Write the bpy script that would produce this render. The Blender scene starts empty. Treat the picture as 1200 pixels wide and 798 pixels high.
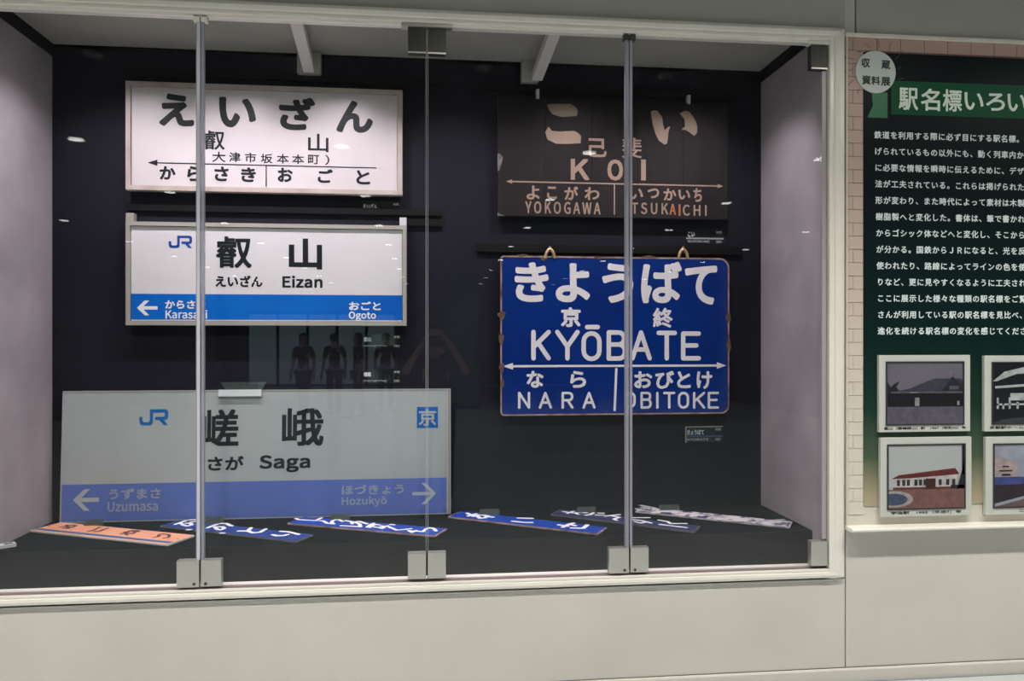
import bpy, bmesh, math, random
from mathutils import Vector, Matrix, Euler
random.seed(7)
PI = math.pi
S = bpy.context.scene
COL = S.collection

# ------------------------------------------------------------------ camera, world, lights, exposure
F, D, H = 880.0, 3.14, 1.50            # focal length (px at 1200 wide), distance to the glass, eye height
PSI = math.atan(92 / F)
CY = 399.5
cam = bpy.data.cameras.new('camera'); camo = bpy.data.objects.new('camera', cam); COL.objects.link(camo)
cam.sensor_width = 36.0; cam.lens = 36.0 * F / 1200.0; cam.clip_start = 0.02
camo.location = (0, -D, H); camo.rotation_euler = (PI / 2, 0, -PSI)
S.camera = camo

W = bpy.data.worlds.new('world'); S.world = W; W.use_nodes = True
W.node_tree.nodes['Background'].inputs[0].default_value = (0.8, 0.9, 1.0, 1)
W.node_tree.nodes['Background'].inputs[1].default_value = 0.3

S.view_settings.view_transform = 'Standard'; S.view_settings.look = 'None'
S.view_settings.gamma = 1.0; S.view_settings.use_curve_mapping = False
S.view_settings.exposure = 0.0
HALL_SPOT = 50.0       # each hall downlight, W
CASE_SPOT = 6.2
NEAR_SKIRT = 13.0        # second wide spot at each wall washer, added to lift the upper wall, W
HALL_Z = 3.2
ROWS_X = (-5.2, -3.0, -0.8, 1.4, 3.6, 5.8)
ROWS_Y = [-3.54 - 2.27 * k for k in range(8)]
NEAR_Y, NEAR_SPOT = -1.27, 108.0
NEAR_X = [-5.2 + 1.1 * k for k in range(11)]

def spot(name, loc, target, power, size, blend, color, radius=0.05):
    l = bpy.data.lights.new(name, 'SPOT'); l.energy = power; l.spot_size = size; l.spot_blend = blend
    l.color = color; l.shadow_soft_size = radius
    o = bpy.data.objects.new(name, l); COL.objects.link(o); o.location = loc
    d = Vector(target) - Vector(loc); o.rotation_euler = d.to_track_quat('-Z', 'Y').to_euler()
    return o
for i, x in enumerate(ROWS_X):
    for j, y in enumerate(ROWS_Y):
        if j > 4: continue
        spot('hall_light', (x, y, HALL_Z - 0.03), (x, y, 0), HALL_SPOT, math.radians(140), 0.9, (0.93, 1.0, 0.97), 0.06)
for x in NEAR_X:
    spot('wall_washer_light', (x, NEAR_Y, HALL_Z-.10), (x, NEAR_Y, 0), NEAR_SPOT, math.radians(122), 1.0, (1.0, 0.960, 0.905), 0.05)
    spot('wall_washer_skirt', (x, NEAR_Y, HALL_Z-.10), (x, NEAR_Y, 0), NEAR_SKIRT, math.radians(172), 0.3, (1.0, 0.975, 0.88), 0.05)
CASE_X = (-1.45, -0.95, -0.45, 0.1, 0.7, 1.3)
for i, x in enumerate(CASE_X):
    p = CASE_SPOT * (0.95, 1.15, 1.1, 0.8, 0.85, 1.0)[i]
    spot('case_light', (x, 0.13, 2.855), (x * 1.0, 0.50, 1.42), p * 7, math.radians(113), 0.9, (1.0, 0.89, 0.96), 0.03)

# ------------------------------------------------------------------ projection helpers (pixel of the photo -> point on a plane)
c_, s_ = math.cos(PSI), math.sin(PSI)
def ray(px, py):
    u = (px - 600) / F; v = -(py - CY) / F
    return Vector((u * c_ + s_, c_ - u * s_, v))
CAM = Vector((0, -D, H))
def hit(px, py, o, n):
    r = ray(px, py); return CAM + r * ((o - CAM).dot(n) / r.dot(n))

class Plane:
    """a flat face standing in the room: 2-D coordinates (a along, b up) and a small lift off the face"""
    def __init__(s, o, ex, ey):
        s.o = Vector(o); s.ex = Vector(ex).normalized(); s.ey = Vector(ey).normalized(); s.n = s.ex.cross(s.ey)
    def px(s, x, y):
        p = hit(x, y, s.o, s.n) - s.o; return (p.dot(s.ex), p.dot(s.ey))
    def w(s, a, b, h=0.0): return s.o + s.ex * a + s.ey * b + s.n * h
def wallplane(Y): return Plane((0, Y, 0), (1, 0, 0), (0, 0, 1))

# ------------------------------------------------------------------ materials
MATS = {}
def mat(name, col, rough=0.5, metal=0.0, spec=0.5, noise=0.0, nscale=8.0, col2=None, bump=0.0, bscale=40.0, emit=None, estr=0.0, coat=0.0, stretch=None):
    if name in MATS: return MATS[name]
    m = bpy.data.materials.new(name); m.use_nodes = True; nt = m.node_tree; b = nt.nodes['Principled BSDF']
    b.inputs['Base Color'].default_value = (*col, 1); b.inputs['Roughness'].default_value = rough
    b.inputs['Metallic'].default_value = metal; b.inputs['Specular IOR Level'].default_value = spec
    b.inputs['Coat Weight'].default_value = coat
    if emit: b.inputs['Emission Color'].default_value = (*emit, 1); b.inputs['Emission Strength'].default_value = estr
    tc = nt.nodes.new('ShaderNodeTexCoord'); src = tc.outputs['Object']
    if stretch:
        mp = nt.nodes.new('ShaderNodeMapping'); mp.inputs['Scale'].default_value = stretch
        nt.links.new(src, mp.inputs[0]); src = mp.outputs[0]
    if noise > 0 or col2:
        n = nt.nodes.new('ShaderNodeTexNoise'); n.inputs['Scale'].default_value = nscale; n.inputs['Detail'].default_value = 5
        nt.links.new(src, n.inputs['Vector'])
        mx = nt.nodes.new('ShaderNodeMix'); mx.data_type = 'RGBA'
        c2 = col2 or tuple(c * (1 - noise) for c in col)
        mx.inputs[6].default_value = (*col, 1); mx.inputs[7].default_value = (*c2, 1)
        r = nt.nodes.new('ShaderNodeMapRange'); r.inputs[1].default_value = 0.35; r.inputs[2].default_value = 0.7
        nt.links.new(n.outputs[0], r.inputs[0]); nt.links.new(r.outputs[0], mx.inputs[0])
        nt.links.new(mx.outputs[2], b.inputs['Base Color'])
    if bump > 0:
        n2 = nt.nodes.new('ShaderNodeTexNoise'); n2.inputs['Scale'].default_value = bscale; n2.inputs['Detail'].default_value = 4
        nt.links.new(src, n2.inputs['Vector'])
        bp = nt.nodes.new('ShaderNodeBump'); bp.inputs['Strength'].default_value = bump; bp.inputs['Distance'].default_value = 0.002
        nt.links.new(n2.outputs[0], bp.inputs['Height']); nt.links.new(bp.outputs[0], b.inputs['Normal'])
    MATS[name] = m; return m
def sheet_glass(name, tint=(0.97, 0.985, 0.98), ior=1.43, rough=0.0, haze=0.0, hazecol=(0.5, 0.6, 0.58)):
    """thin sheet: straight-through transmission plus Fresnel reflection on each face"""
    m = bpy.data.materials.new(name); m.use_nodes = True; nt = m.node_tree; nt.nodes.clear()
    out = nt.nodes.new('ShaderNodeOutputMaterial'); t = nt.nodes.new('ShaderNodeBsdfTransparent'); t.inputs[0].default_value = (*tint, 1)
    g = nt.nodes.new('ShaderNodeBsdfGlossy'); g.inputs['Roughness'].default_value = rough
    fr = nt.nodes.new('ShaderNodeFresnel'); ge = nt.nodes.new('ShaderNodeNewGeometry')
    mr = nt.nodes.new('ShaderNodeMapRange'); mr.inputs[3].default_value = ior; mr.inputs[4].default_value = 1 / ior
    nt.links.new(ge.outputs['Backfacing'], mr.inputs[0]); nt.links.new(mr.outputs[0], fr.inputs['IOR'])
    mx = nt.nodes.new('ShaderNodeMixShader'); nt.links.new(fr.outputs[0], mx.inputs[0])
    base = t
    if haze > 0:
        d = nt.nodes.new('ShaderNodeBsdfDiffuse'); d.inputs[0].default_value = (*hazecol, 1)
        m2 = nt.nodes.new('ShaderNodeMixShader'); m2.inputs[0].default_value = haze
        nt.links.new(t.outputs[0], m2.inputs[1]); nt.links.new(d.outputs[0], m2.inputs[2]); base = m2
    nt.links.new(base.outputs[0], mx.inputs[1]); nt.links.new(g.outputs[0], mx.inputs[2])
    nt.links.new(mx.outputs[0], out.inputs[0]); MATS[name] = m; return m

M_wall = mat('painted_wall', (0.66, 0.635, 0.58), 0.45, noise=0.08, nscale=2.2, bump=0.05, bscale=120)
M_trim = mat('white_trim', (0.84, 0.81, 0.74), 0.28, noise=0.03, nscale=3)
M_joint = mat('dark_joint', (0.11, 0.10, 0.085), 0.8)
M_board = mat('board_cream', (0.72, 0.68, 0.59), 0.5, noise=0.04, nscale=2)
M_floor = mat('hall_floor_tile', (0.53, 0.555, 0.545), 0.35, noise=0.10, nscale=5)
M_grout = mat('floor_grout', (0.30, 0.29, 0.27), 0.8)
M_hallceil = mat('hall_ceiling', (0.10, 0.10, 0.10), 0.9)
M_hallwall = mat('hall_wall', (0.16, 0.165, 0.165), 0.7, noise=0.2, nscale=0.8)
M_back = mat('navy_back_wall', (0.0045, 0.0052, 0.0130), 0.75, spec=0.25, noise=0.25, nscale=1.3)
M_rail = mat('black_rail', (0.002, 0.002, 0.003), 0.7, spec=0.2)
M_side = mat('mauve_side_wall', (0.42, 0.38, 0.405), 0.85, spec=0.2, col2=(0.30, 0.268, 0.292), nscale=2.6, bump=0.15, bscale=60)
M_ctop = mat('case_ceiling_grey', (0.34, 0.33, 0.30), 0.8, noise=0.15, nscale=2)
M_plat = mat('black_platform', (0.003, 0.0055, 0.008), 0.9, spec=0.08, noise=0.2, nscale=4)
M_platf = mat('black_platform_face', (0.011, 0.0135, 0.016), 0.7, spec=0.25, noise=0.15, nscale=4)
M_bar = mat('white_bar', (0.66, 0.63, 0.60), 0.35)
M_steel = mat('brushed_steel', (0.60, 0.58, 0.54), 0.32, metal=0.75, bump=0.05, bscale=200, stretch=(1, 1, 12))
M_dsteel = mat('dark_steel', (0.055, 0.055, 0.05), 0.35, metal=0.5)
M_screw = mat('screw_dark', (0.10, 0.09, 0.08), 0.5, metal=0.8)
M_glass = sheet_glass('showcase_glass', (0.985, 0.992, 0.99))
M_acry = sheet_glass('clear_acrylic', (0.55, 0.62, 0.60), haze=0.12, hazecol=(0.35,0.42,0.40))
M_seal = sheet_glass('clear_seal', (0.55, 0.56, 0.62), haze=0.42, hazecol=(0.62, 0.62, 0.72), rough=0.15)
M_seal2 = mat('bright_seal', (0.60, 0.60, 0.66), 0.25)
M_edge = mat('glass_edge', (.35, .37, .38), .25)
M_led = mat('downlight_lens', (1, 1, 1), 0.4, emit=(1.0, 0.98, 0.95), estr=12.0)
M_black = mat('black_plastic', (0.012, 0.012, 0.012), 0.5)
# signs
M_enamelw = mat('white_enamel', (0.56, 0.52, 0.535), 0.3, noise=0.05, nscale=4)
M_framew = mat('cream_sign_frame', (0.46, 0.41, 0.37), 0.4, noise=0.2, nscale=9, col2=(0.36, 0.29, 0.26))
M_ink = mat('black_lettering', (0.010, 0.014, 0.016), 0.45, spec=0.2)
M_jrw = mat('sign_white_acrylic', (0.64, 0.635, 0.645), 0.2, noise=0.04, nscale=3)
M_jrframe = mat('beige_aluminium', (0.40, 0.385, 0.34), 0.35, metal=0.2)
M_jrblue = mat('bright_blue_band', (0.004, 0.135, 0.52), 0.2, col2=(0.004, 0.10, 0.46), nscale=3)
M_jrlogo = mat('deep_blue_emblem', (0.005, 0.055, 0.27), 0.3)
M_jrtxt = mat('white_print', (0.72, 0.75, 0.78), 0.3)
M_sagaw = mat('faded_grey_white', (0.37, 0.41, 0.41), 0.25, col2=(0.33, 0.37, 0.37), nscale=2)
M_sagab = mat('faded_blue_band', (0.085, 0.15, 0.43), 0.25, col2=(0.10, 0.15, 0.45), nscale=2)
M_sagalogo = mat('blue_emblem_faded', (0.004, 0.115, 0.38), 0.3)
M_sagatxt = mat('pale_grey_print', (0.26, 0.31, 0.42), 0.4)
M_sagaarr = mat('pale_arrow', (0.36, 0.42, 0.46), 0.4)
M_sagaedge = mat('sign_side_edge', (0.42, 0.43, 0.40), 0.4, metal=0.2)
M_koi = mat('dark_aged_wood', (0.0125, 0.0090, 0.0100), 0.7, spec=0.25, col2=(0.008, 0.006, 0.0072), nscale=3, bump=0.3, bscale=30, stretch=(6, 6, 1))
M_tan = mat('tan_paint', (0.33, 0.22, 0.165), 0.6, col2=(0.25, 0.18, 0.125), nscale=9)
M_tan2 = mat('faded_olive_paint', (0.19, 0.155, 0.10), 0.6, col2=(0.25, 0.175, 0.125), nscale=20)
M_orange = mat('orange_paint', (0.36, 0.12, 0.045), 0.6)
M_stain = mat('pale_stain', (0.22, 0.21, 0.21), 0.8, col2=(0.08, 0.07, 0.07), nscale=30)
M_blue = mat('deep_blue_enamel', (0.004, 0.022, 0.155), 0.12, col2=(0.004, 0.032, 0.20), nscale=2.5)
M_rust = mat('rusty_edge', (0.42, 0.28, 0.24), 0.7, col2=(0.09, 0.045, 0.03), nscale=14)
M_chip = mat('rust_chip', (0.07, 0.035, 0.025), 0.8, col2=(0.16, 0.10, 0.08), nscale=40)
M_kyow = mat('enamel_white_letters', (0.70, 0.68, 0.69), 0.2)
M_brass = mat('old_brass_hook', (0.52, 0.36, 0.20), 0.4, metal=0.6)
M_bkt = mat('white_bracket', (0.55, 0.55, 0.56), 0.4)
M_or = mat('salmon_orange_enamel', (0.80, 0.33, 0.17), 0.3, col2=(0.80, 0.37, 0.22), nscale=10)
M_ortext = mat('brown_lettering', (0.10, 0.035, 0.03), 0.4)
M_orblue = mat('teal_blue_stripe', (0.02, 0.12, 0.27), 0.3)
M_platew = mat('plate_white_rim', (0.55, 0.52, 0.50), 0.35)
M_vblue = mat('vivid_blue_enamel', (0.005, 0.050, 0.36), 0.15)
M_dblue = mat('dull_navy_enamel', (0.018, 0.028, 0.105), 0.3, col2=(0.03, 0.04, 0.10), nscale=8)
M_mblue = mat('mid_blue_enamel', (0.010, 0.042, 0.22), 0.22, col2=(0.014, 0.04, 0.18), nscale=6)
M_platt = mat('plate_lettering_white', (0.82, 0.80, 0.84), 0.3)
M_captxt = mat('caption_print', (0.55, 0.58, 0.58), 0.5)
M_capline = mat('caption_blue_rule', (0.01, 0.09, 0.22), 0.4)
M_caprim = mat('caption_grey_edge', (0.30, 0.31, 0.31), 0.4)
M_capdk = sheet_glass('caption_clear_plate', (0.92, 0.95, 0.95), haze=0.012)
M_cardgrey = mat('acrylic_card_grey', (0.035, 0.045, 0.042), 0.3)

def add_weathering(m, chip, scale=9, lo=0.56, hi=0.60, stretch=None):
    nt = m.node_tree; b = nt.nodes['Principled BSDF']
    tc = nt.nodes.new('ShaderNodeTexCoord'); n = nt.nodes.new('ShaderNodeTexNoise'); n.inputs['Scale'].default_value = scale
    n.inputs['Detail'].default_value = 8; n.inputs['Roughness'].default_value = 0.65
    src = tc.outputs['Object']
    if stretch:
        mp = nt.nodes.new('ShaderNodeMapping'); mp.inputs['Scale'].default_value = stretch; nt.links.new(src, mp.inputs[0]); src = mp.outputs[0]
    nt.links.new(src, n.inputs['Vector'])
    r = nt.nodes.new('ShaderNodeMapRange'); r.inputs[1].default_value = lo; r.inputs[2].default_value = hi
    nt.links.new(n.outputs[0], r.inputs[0])
    mx = nt.nodes.new('ShaderNodeMix'); mx.data_type = 'RGBA'
    old = b.inputs['Base Color'].links[0].from_socket if b.inputs['Base Color'].links else None
    if old: nt.links.new(old, mx.inputs[6])
    else: mx.inputs[6].default_value = b.inputs['Base Color'].default_value
    mx.inputs[7].default_value = (*chip, 1); nt.links.new(r.outputs[0], mx.inputs[0]); nt.links.new(mx.outputs[2], b.inputs['Base Color'])
M_worn = mat('worn_blue_white_enamel', (0.022, 0.032, 0.11), 0.4)
add_weathering(M_worn, (0.62, 0.58, 0.60), 13, 0.47, 0.51)
add_weathering(M_dblue, (0.06, 0.06, 0.08), 25, 0.60, 0.64)

# ------------------------------------------------------------------ mesh building
ORG = {}
class MB:
    def __init__(s): s.v = []; s.f = []
    def add(s, vs, fs):
        n = len(s.v); s.v += [Vector(v) for v in vs]; s.f += [tuple(i + n for i in f) for f in fs]; return s
    def box(s, x0, x1, y0, y1, z0, z1):
        return s.add([(x0,y0,z0),(x1,y0,z0),(x1,y1,z0),(x0,y1,z0),(x0,y0,z1),(x1,y0,z1),(x1,y1,z1),(x0,y1,z1)],
                     [(0,3,2,1),(4,5,6,7),(0,1,5,4),(1,2,6,5),(2,3,7,6),(3,0,4,7)])
    def bbox(s, x0, x1, y0, y1, z0, z1, b=0.003):
        """box with chamfered long edges"""
        bm = bmesh.new(); bmesh.ops.create_cube(bm, size=1)
        for v in bm.verts: v.co = Vector(((x0+x1)/2+(x1-x0)*v.co.x, (y0+y1)/2+(y1-y0)*v.co.y, (z0+z1)/2+(z1-z0)*v.co.z))
        bmesh.ops.bevel(bm, geom=bm.edges[:], offset=b, segments=2, affect='EDGES', profile=0.6)
        return s.frombm(bm)
    def frombm(s, bm):
        bm.verts.ensure_lookup_table(); bm.verts.index_update()
        s.add([v.co.copy() for v in bm.verts], [tuple(v.index for v in f.verts) for f in bm.faces]); bm.free(); return s
    def slab(s, P, pts, h0, h1):
        """polygon pts (a,b) on plane P extruded between lifts h0<h1"""
        n = len(pts)
        A = sum(pts[i][0]*pts[(i+1)%n][1]-pts[(i+1)%n][0]*pts[i][1] for i in range(n))
        if A < 0: pts = pts[::-1]
        v = [P.w(a, b, h1) for a, b in pts] + [P.w(a, b, h0) for a, b in pts]
        f = [tuple(range(n)), tuple(range(2*n-1, n-1, -1))] + [(n+i, n+(i+1)%n, (i+1)%n, i) for i in range(n)]
        return s.add(v, f)
    def flat(s, P, pts, h):
        n = len(pts)
        A = sum(pts[i][0]*pts[(i+1)%n][1]-pts[(i+1)%n][0]*pts[i][1] for i in range(n))
        if A < 0: pts = pts[::-1]
        return s.add([P.w(a, b, h) for a, b in pts], [tuple(range(n))])
    def stroke(s, P, pts, w, h, caps=True):
        """round-ended pen stroke lying on a face"""
        s.lift = getattr(s, 'lift', 0.0); h += s.lift
        for i in range(len(pts) - 1):
            a = Vector(pts[i]); b = Vector(pts[i+1]); d = b - a
            if d.length < 1e-6: continue
            s.lift += 6e-6; h += 6e-6
            n = Vector((-d.y, d.x)).normalized() * w / 2
            s.flat(P, [tuple(a-n), tuple(b-n), tuple(b+n), tuple(a+n)], h)
        if caps:
            for p in pts:
                s.lift += 6e-6; h += 6e-6
                s.flat(P, [(p[0]+w/2*math.cos(t*PI/6), p[1]+w/2*math.sin(t*PI/6)) for t in range(12)], h)
        return s
    def tube(s, pts, r, n=8):
        for i in range(len(pts)-1):
            a = Vector(pts[i]); b = Vector(pts[i+1]); q = (b-a).to_track_quat('Z', 'Y').to_matrix()
            ring = [q @ Vector((r*math.cos(2*PI*k/n), r*math.sin(2*PI*k/n), 0)) for k in range(n)]
            s.add([a+v for v in ring]+[b+v for v in ring], [(k,(k+1)%n,n+(k+1)%n,n+k) for k in range(n)]+[tuple(range(n-1,-1,-1)), tuple(range(n,2*n))])
        return s
    def disc(s, c, r, z0, z1, n=24):
        vs = [(c[0]+r*math.cos(2*PI*k/n), c[1]+r*math.sin(2*PI*k/n), z) for z in (z0, z1) for k in range(n)]
        return s.add(vs, [tuple(range(n-1,-1,-1)), tuple(range(n, 2*n))]+[(k,(k+1)%n,n+(k+1)%n,n+k) for k in range(n)])
    def build(s, name, m, parent=None, smooth=False):
        o0 = ORG.get(parent, Vector()) if parent else Vector()
        me = bpy.data.meshes.new(name); me.from_pydata([tuple(v-o0) for v in s.v], [], s.f); me.materials.append(m)
        if smooth: me.shade_smooth()
        o = bpy.data.objects.new(name, me); COL.objects.link(o)
        if parent: o.parent = parent
        ORG[o] = o0; return o
def thing(name, label, cat, loc, group=None):
    o = bpy.data.objects.new(name, None); COL.objects.link(o); o.location = loc; o.empty_display_size = 0.1
    o['label'] = label; o['category'] = cat
    if group: o['group'] = group
    ORG[o] = Vector(loc); return o
def struct(o): o['kind'] = 'structure'; return o

# ------------------------------------------------------------------ lettering (glyph outlines from the built-in font)
GL = {}
try: LATIN = bpy.data.fonts.load(bpy.utils.system_resource('DATAFILES', path='fonts') + '/Noto Sans CJK Regular.woff2')
except Exception: LATIN = None
def glyphs(txt, res=3, spacing=1.0):
    k = (txt, res, spacing)
    if k in GL: return GL[k]
    cu = bpy.data.curves.new('t', 'FONT'); cu.body = txt; cu.resolution_u = res; cu.fill_mode = 'FRONT'; cu.space_character = spacing
    if LATIN and all(ord(c) < 0x250 for c in txt): cu.font = LATIN
    ob = bpy.data.objects.new('t', cu); COL.objects.link(ob)
    me = ob.to_mesh()
    vs = [(v.co.x, v.co.y) for v in me.vertices]; fs = [tuple(p.vertices) for p in me.polygons]
    ob.to_mesh_clear(); bpy.data.objects.remove(ob); bpy.data.curves.remove(cu)
    GL[k] = (vs, fs); return GL[k]
def text(mb, P, txt, box, h, bold=0.0, mode='round', n=8, res=3, pixels=True, spacing=1.0):
    """fit the glyphs of txt into box (x0,y0,x1,y1 in photo pixels, or metres on the plane), thickened by bold metres"""
    x0, y0, x1, y1 = box
    if pixels:
        ym, xm = (y0+y1)/2, (x0+x1)/2
        a0 = P.px(x0, ym)[0]; a1 = P.px(x1, ym)[0]; b0 = P.px(xm, y1)[1]; b1 = P.px(xm, y0)[1]
    else: a0, b0, a1, b1 = x0, y0, x1, y1
    vs, fs = glyphs(txt, res, spacing)
    if not vs: return mb
    gx0 = min(v[0] for v in vs); gx1 = max(v[0] for v in vs); gy0 = min(v[1] for v in vs); gy1 = max(v[1] for v in vs)
    a0 += bold; a1 -= bold; b0 += bold; b1 -= bold
    sx = (a1-a0)/max(gx1-gx0, 1e-6); sy = (b1-b0)/max(gy1-gy0, 1e-6)
    if bold > 0:
        if mode == 'round': sh = [(bold*math.cos(2*PI*k/n), bold*math.sin(2*PI*k/n)) for k in range(n)] + [(0, 0)]
        else: sh = [(bold*i, bold*j) for i in (-1, 0, 1) for j in (-1, 0, 1)]
    else: sh = [(0, 0)]
    for k, (dx, dy) in enumerate(sh):
        mb.add([P.w(a0+(v[0]-gx0)*sx+dx, b0+(v[1]-gy0)*sy+dy, h + k*6e-6) for v in vs], fs)
    return mb
# hand-made round-ended capitals in a unit box
def arc(cx, cy, rx, ry, a0, a1, n=8): return [(cx+rx*math.cos(math.radians(a0+(a1-a0)*i/n)), cy+ry*math.sin(math.radians(a0+(a1-a0)*i/n))) for i in range(n+1)]
CAP = {
 'K': [[(0,0),(0,1)],[(1,1),(0,.42)],[(.3,.6),(1,0)]], 'Y': [[(0,1),(.5,.45),(1,1)],[(.5,.45),(.5,0)]],
 'O': [arc(.5,.68,.5,.32,0,180)+arc(.5,.32,.5,.32,180,360)+[(1,.68)]],
 'B': [[(0,0),(0,1),(.6,1)]+arc(.62,.77,.33,.23,90,-90)+[(0,.54)],[(.6,.54)]+arc(.64,.27,.36,.27,90,-90)+[(0,0)]],
 'A': [[(0,0),(.5,1),(1,0)],[(.2,.34),(.8,.34)]], 'T': [[(0,1),(1,1)],[(.5,1),(.5,0)]],
 'E': [[(1,1),(0,1),(0,0),(1,0)],[(0,.52),(.85,.52)]], 'N': [[(0,0),(0,1),(1,0),(1,1)]],
 'R': [[(0,0),(0,1),(.6,1)]+arc(.65,.75,.35,.25,90,-90)+[(0,.5)],[(.5,.5),(1,0)]], 'I': [[(.5,0),(.5,1)]],
 '-': [[(0,.5),(1,.5)]],
}
def cap(mb, P, ch, box, w, h):
    x0, y0, x1, y1 = box
    a0, b0 = P.px(x0, y1); a1, b1 = P.px(x1, y0)
    a0 += w/2; a1 -= w/2; b0 += w/2; b1 -= w/2
    for st in CAP[ch]: mb.stroke(P, [(a0+(a1-a0)*x, b0+(b1-b0)*y) for x, y in st], w, h)
def rect(P, x0, y0, x1, y1):
    """upright rectangle on plane P through the middle of the pixel box"""
    xm, ym = (x0+x1)/2, (y0+y1)/2
    return P.px(x0, ym)[0], P.px(xm, y1)[1], P.px(x1, ym)[0], P.px(xm, y0)[1]
def rp(r): a0, b0, a1, b1 = r; return [(a0,b0),(a1,b0),(a1,b1),(a0,b1)]
def ring(mb, P, ro, ri, h0, h1):
    a0, b0, a1, b1 = ro; c0, d0, c1, d1 = ri
    for q in ([(a0,b0),(a1,b0),(c1,d0),(c0,d0)],[(a1,b0),(a1,b1),(c1,d1),(c1,d0)],[(a1,b1),(a0,b1),(c0,d1),(c1,d1)],[(a0,b1),(a0,b0),(c0,d0),(c0,d1)]):
        mb.slab(P, q, h0, h1)
    return mb
def arrow_long(mb, P, p0, p1, w, hl, hw, h, both=False, left=True):
    a = Vector(P.px(*p0)); b = Vector(P.px(*p1)); b.y = a.y = (a.y+b.y)/2
    mb.stroke(P, [tuple(a+Vector((hl*.5 if left else 0, 0))), tuple(b-Vector((hl*.5 if both else 0, 0)))], w, h, caps=False)
    if left: mb.flat(P, [tuple(a), (a.x+hl, a.y-hw/2), (a.x+hl*.85, a.y), (a.x+hl, a.y+hw/2)][0:2] + [(a.x+hl, a.y+hw/2)], h)
    if both: mb.flat(P, [tuple(b), (b.x-hl, b.y-hw/2), (b.x-hl, b.y+hw/2)], h)
def arrow_jr(mb, P, box, w, h, right=False):
    a0, b0, a1, b1 = rect(P, *box); m = (b0+b1)/2; k = (b1-b0)/2
    if right: a0, a1 = a1, a0
    sgn = 1 if a1 > a0 else -1
    t = k*0.98
    mb.stroke(P, [(a1, m), (a0+sgn*w*.7, m)], w, h, caps=False)
    for q in (-1, 1):
        tip = Vector((a0, m)); d = Vector((sgn*t, q*k)).normalized(); L = math.hypot(t, k)
        # slanted bar with horizontal cut ends
        mb.flat(P, [(a0, m), (a0+sgn*t, m+q*k), (a0+sgn*(t+w*1.35), m+q*k), (a0+sgn*w*1.35, m)], h)
def emblem(mb, P, box, h):
    """the railway group's two joined letters, drawn in a 30 x 16 unit grid"""
    a0, b0, a1, b1 = rect(P, *box)
    def q(pts): mb.flat(P, [(a0+(a1-a0)*x/30, b0+(b1-b0)*y/16) for x, y in pts], h)
    q([(0,8.5),(3.2,8.5),(3.2,5),(0,5)]); q([(0,5),(3.2,5),(4.4,3.2),(2.6,0)]); q([(0,5),(2.6,0),(1,1.2),(.2,3)])
    q([(2.6,0),(4.4,3.2),(9.6,3.2),(11.6,0)]); q([(11.6,0),(9.6,3.2),(10.9,4.6),(14.2,3)]); q([(14.2,3),(13.4,1),(11.6,0)])
    q([(10.9,4.6),(14.2,3),(14.2,12.8),(10.9,16)]); q([(10.9,16),(14.2,12.8),(25.6,12.8),(27,16)])
    q([(27,16),(25.6,12.8),(26.6,11.8),(30,13)]); q([(27,16),(30,13),(29.2,15.2)]); q([(30,13),(26.6,11.8),(26.6,9.4),(30,8.2)])
    q([(30,8.2),(26.6,9.4),(25.6,8.4),(27,5.2)]); q([(30,8.2),(27,5.2),(29.2,6)]); q([(25.6,8.4),(16.4,8.4),(16.4,5.2),(27,5.2)])
    q([(20.6,5.4),(25,5.4),(30,0),(25.6,0)])

# ================================================================== STRUCTURE: hall
XL, XR, YB = -7.0, 7.4, -22.0
fl = struct(MB().box(XL, XR, YB, 0.0, -0.12, -0.012).build('floor', M_grout))
T = 0.60
tiles = 0
ix = 0
for i in range(-12, 13):
    for j in range(0, 10):                      # near tiles are pieces of their own
        x0, y1 = 0.35 + i*T, -0.02 - j*T
        if x0 < XL or x0+T > XR: continue
        if not (-3.5 < x0 < 5.0 and j < 6): continue
        MB().box(x0+.002, x0+T-.002, y1-T+.002, y1-.002, -0.012, random.uniform(-.0006, 0)).build('tile', M_floor, fl); tiles += 1
rest = MB()
for i in range(-12, 13):
    for j in range(0, 37):
        x0, y1 = 0.35 + i*T, -0.02 - j*T
        if x0 < XL-.3 or x0+T > XR+.3 or y1-T < YB or (-3.5 < x0 < 5.0 and j < 6): continue
        rest.box(max(XL, x0+.002), min(XR, x0+T-.002), y1-T+.002, y1-.002, -0.012, 0)
ro = rest.build('distant_tile', M_floor, fl); ro['kind'] = 'stuff'
struct(MB().box(XL, XR, YB, 0.85, HALL_Z, HALL_Z+.1).build('ceiling', M_hallceil))
struct(MB().box(XL-.1, XL, YB, 0.0, 0, HALL_Z).build('wall_left', M_hallwall))
struct(MB().box(XR, XR+.1, YB, 0.0, 0, HALL_Z).build('wall_right', M_hallwall))
struct(MB().box(XL, XR, YB-.1, YB, 0, HALL_Z).build('wall_back', M_hallwall))

# front wall with the showcase opening; OX0..OX1, OZ0..OZ1 = inner edge of the frame
OX0, OX1, OZ0, OZ1 = -1.865, 1.722, 0.500, 2.812
FX0, FX1, FZ0, FZ1 = -1.945, 1.792, 0.452, 2.872
JX = 1.806
wf = struct(MB().box(XL, FX0+.01, .0, .10, .0, HALL_Z).build('wall_front', M_wall))
MB().box(FX0+.01, JX-.003, .0, .10, .05, FZ0+.005).build('lower_panel', M_wall, wf)
MB().box(JX+.003, XR, .0, .10, .05, 2.84).build('lower_panel', M_wall, wf)
MB().box(FX0+.01, JX-.004, .0, .10, FZ1-.005, HALL_Z).build('upper_panel', M_wall, wf)
MB().box(JX+.052, XR, .0, .10, 2.84, HALL_Z).build('upper_panel', M_wall, wf)
MB().box(JX-.001, JX+.046, .004, .10, 2.84, HALL_Z).build('joint_strip', M_trim, wf)
MB().box(FX1-.01, JX-.003, .0, .10, FZ0, FZ1).build('side_panel', M_wall, wf)
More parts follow.
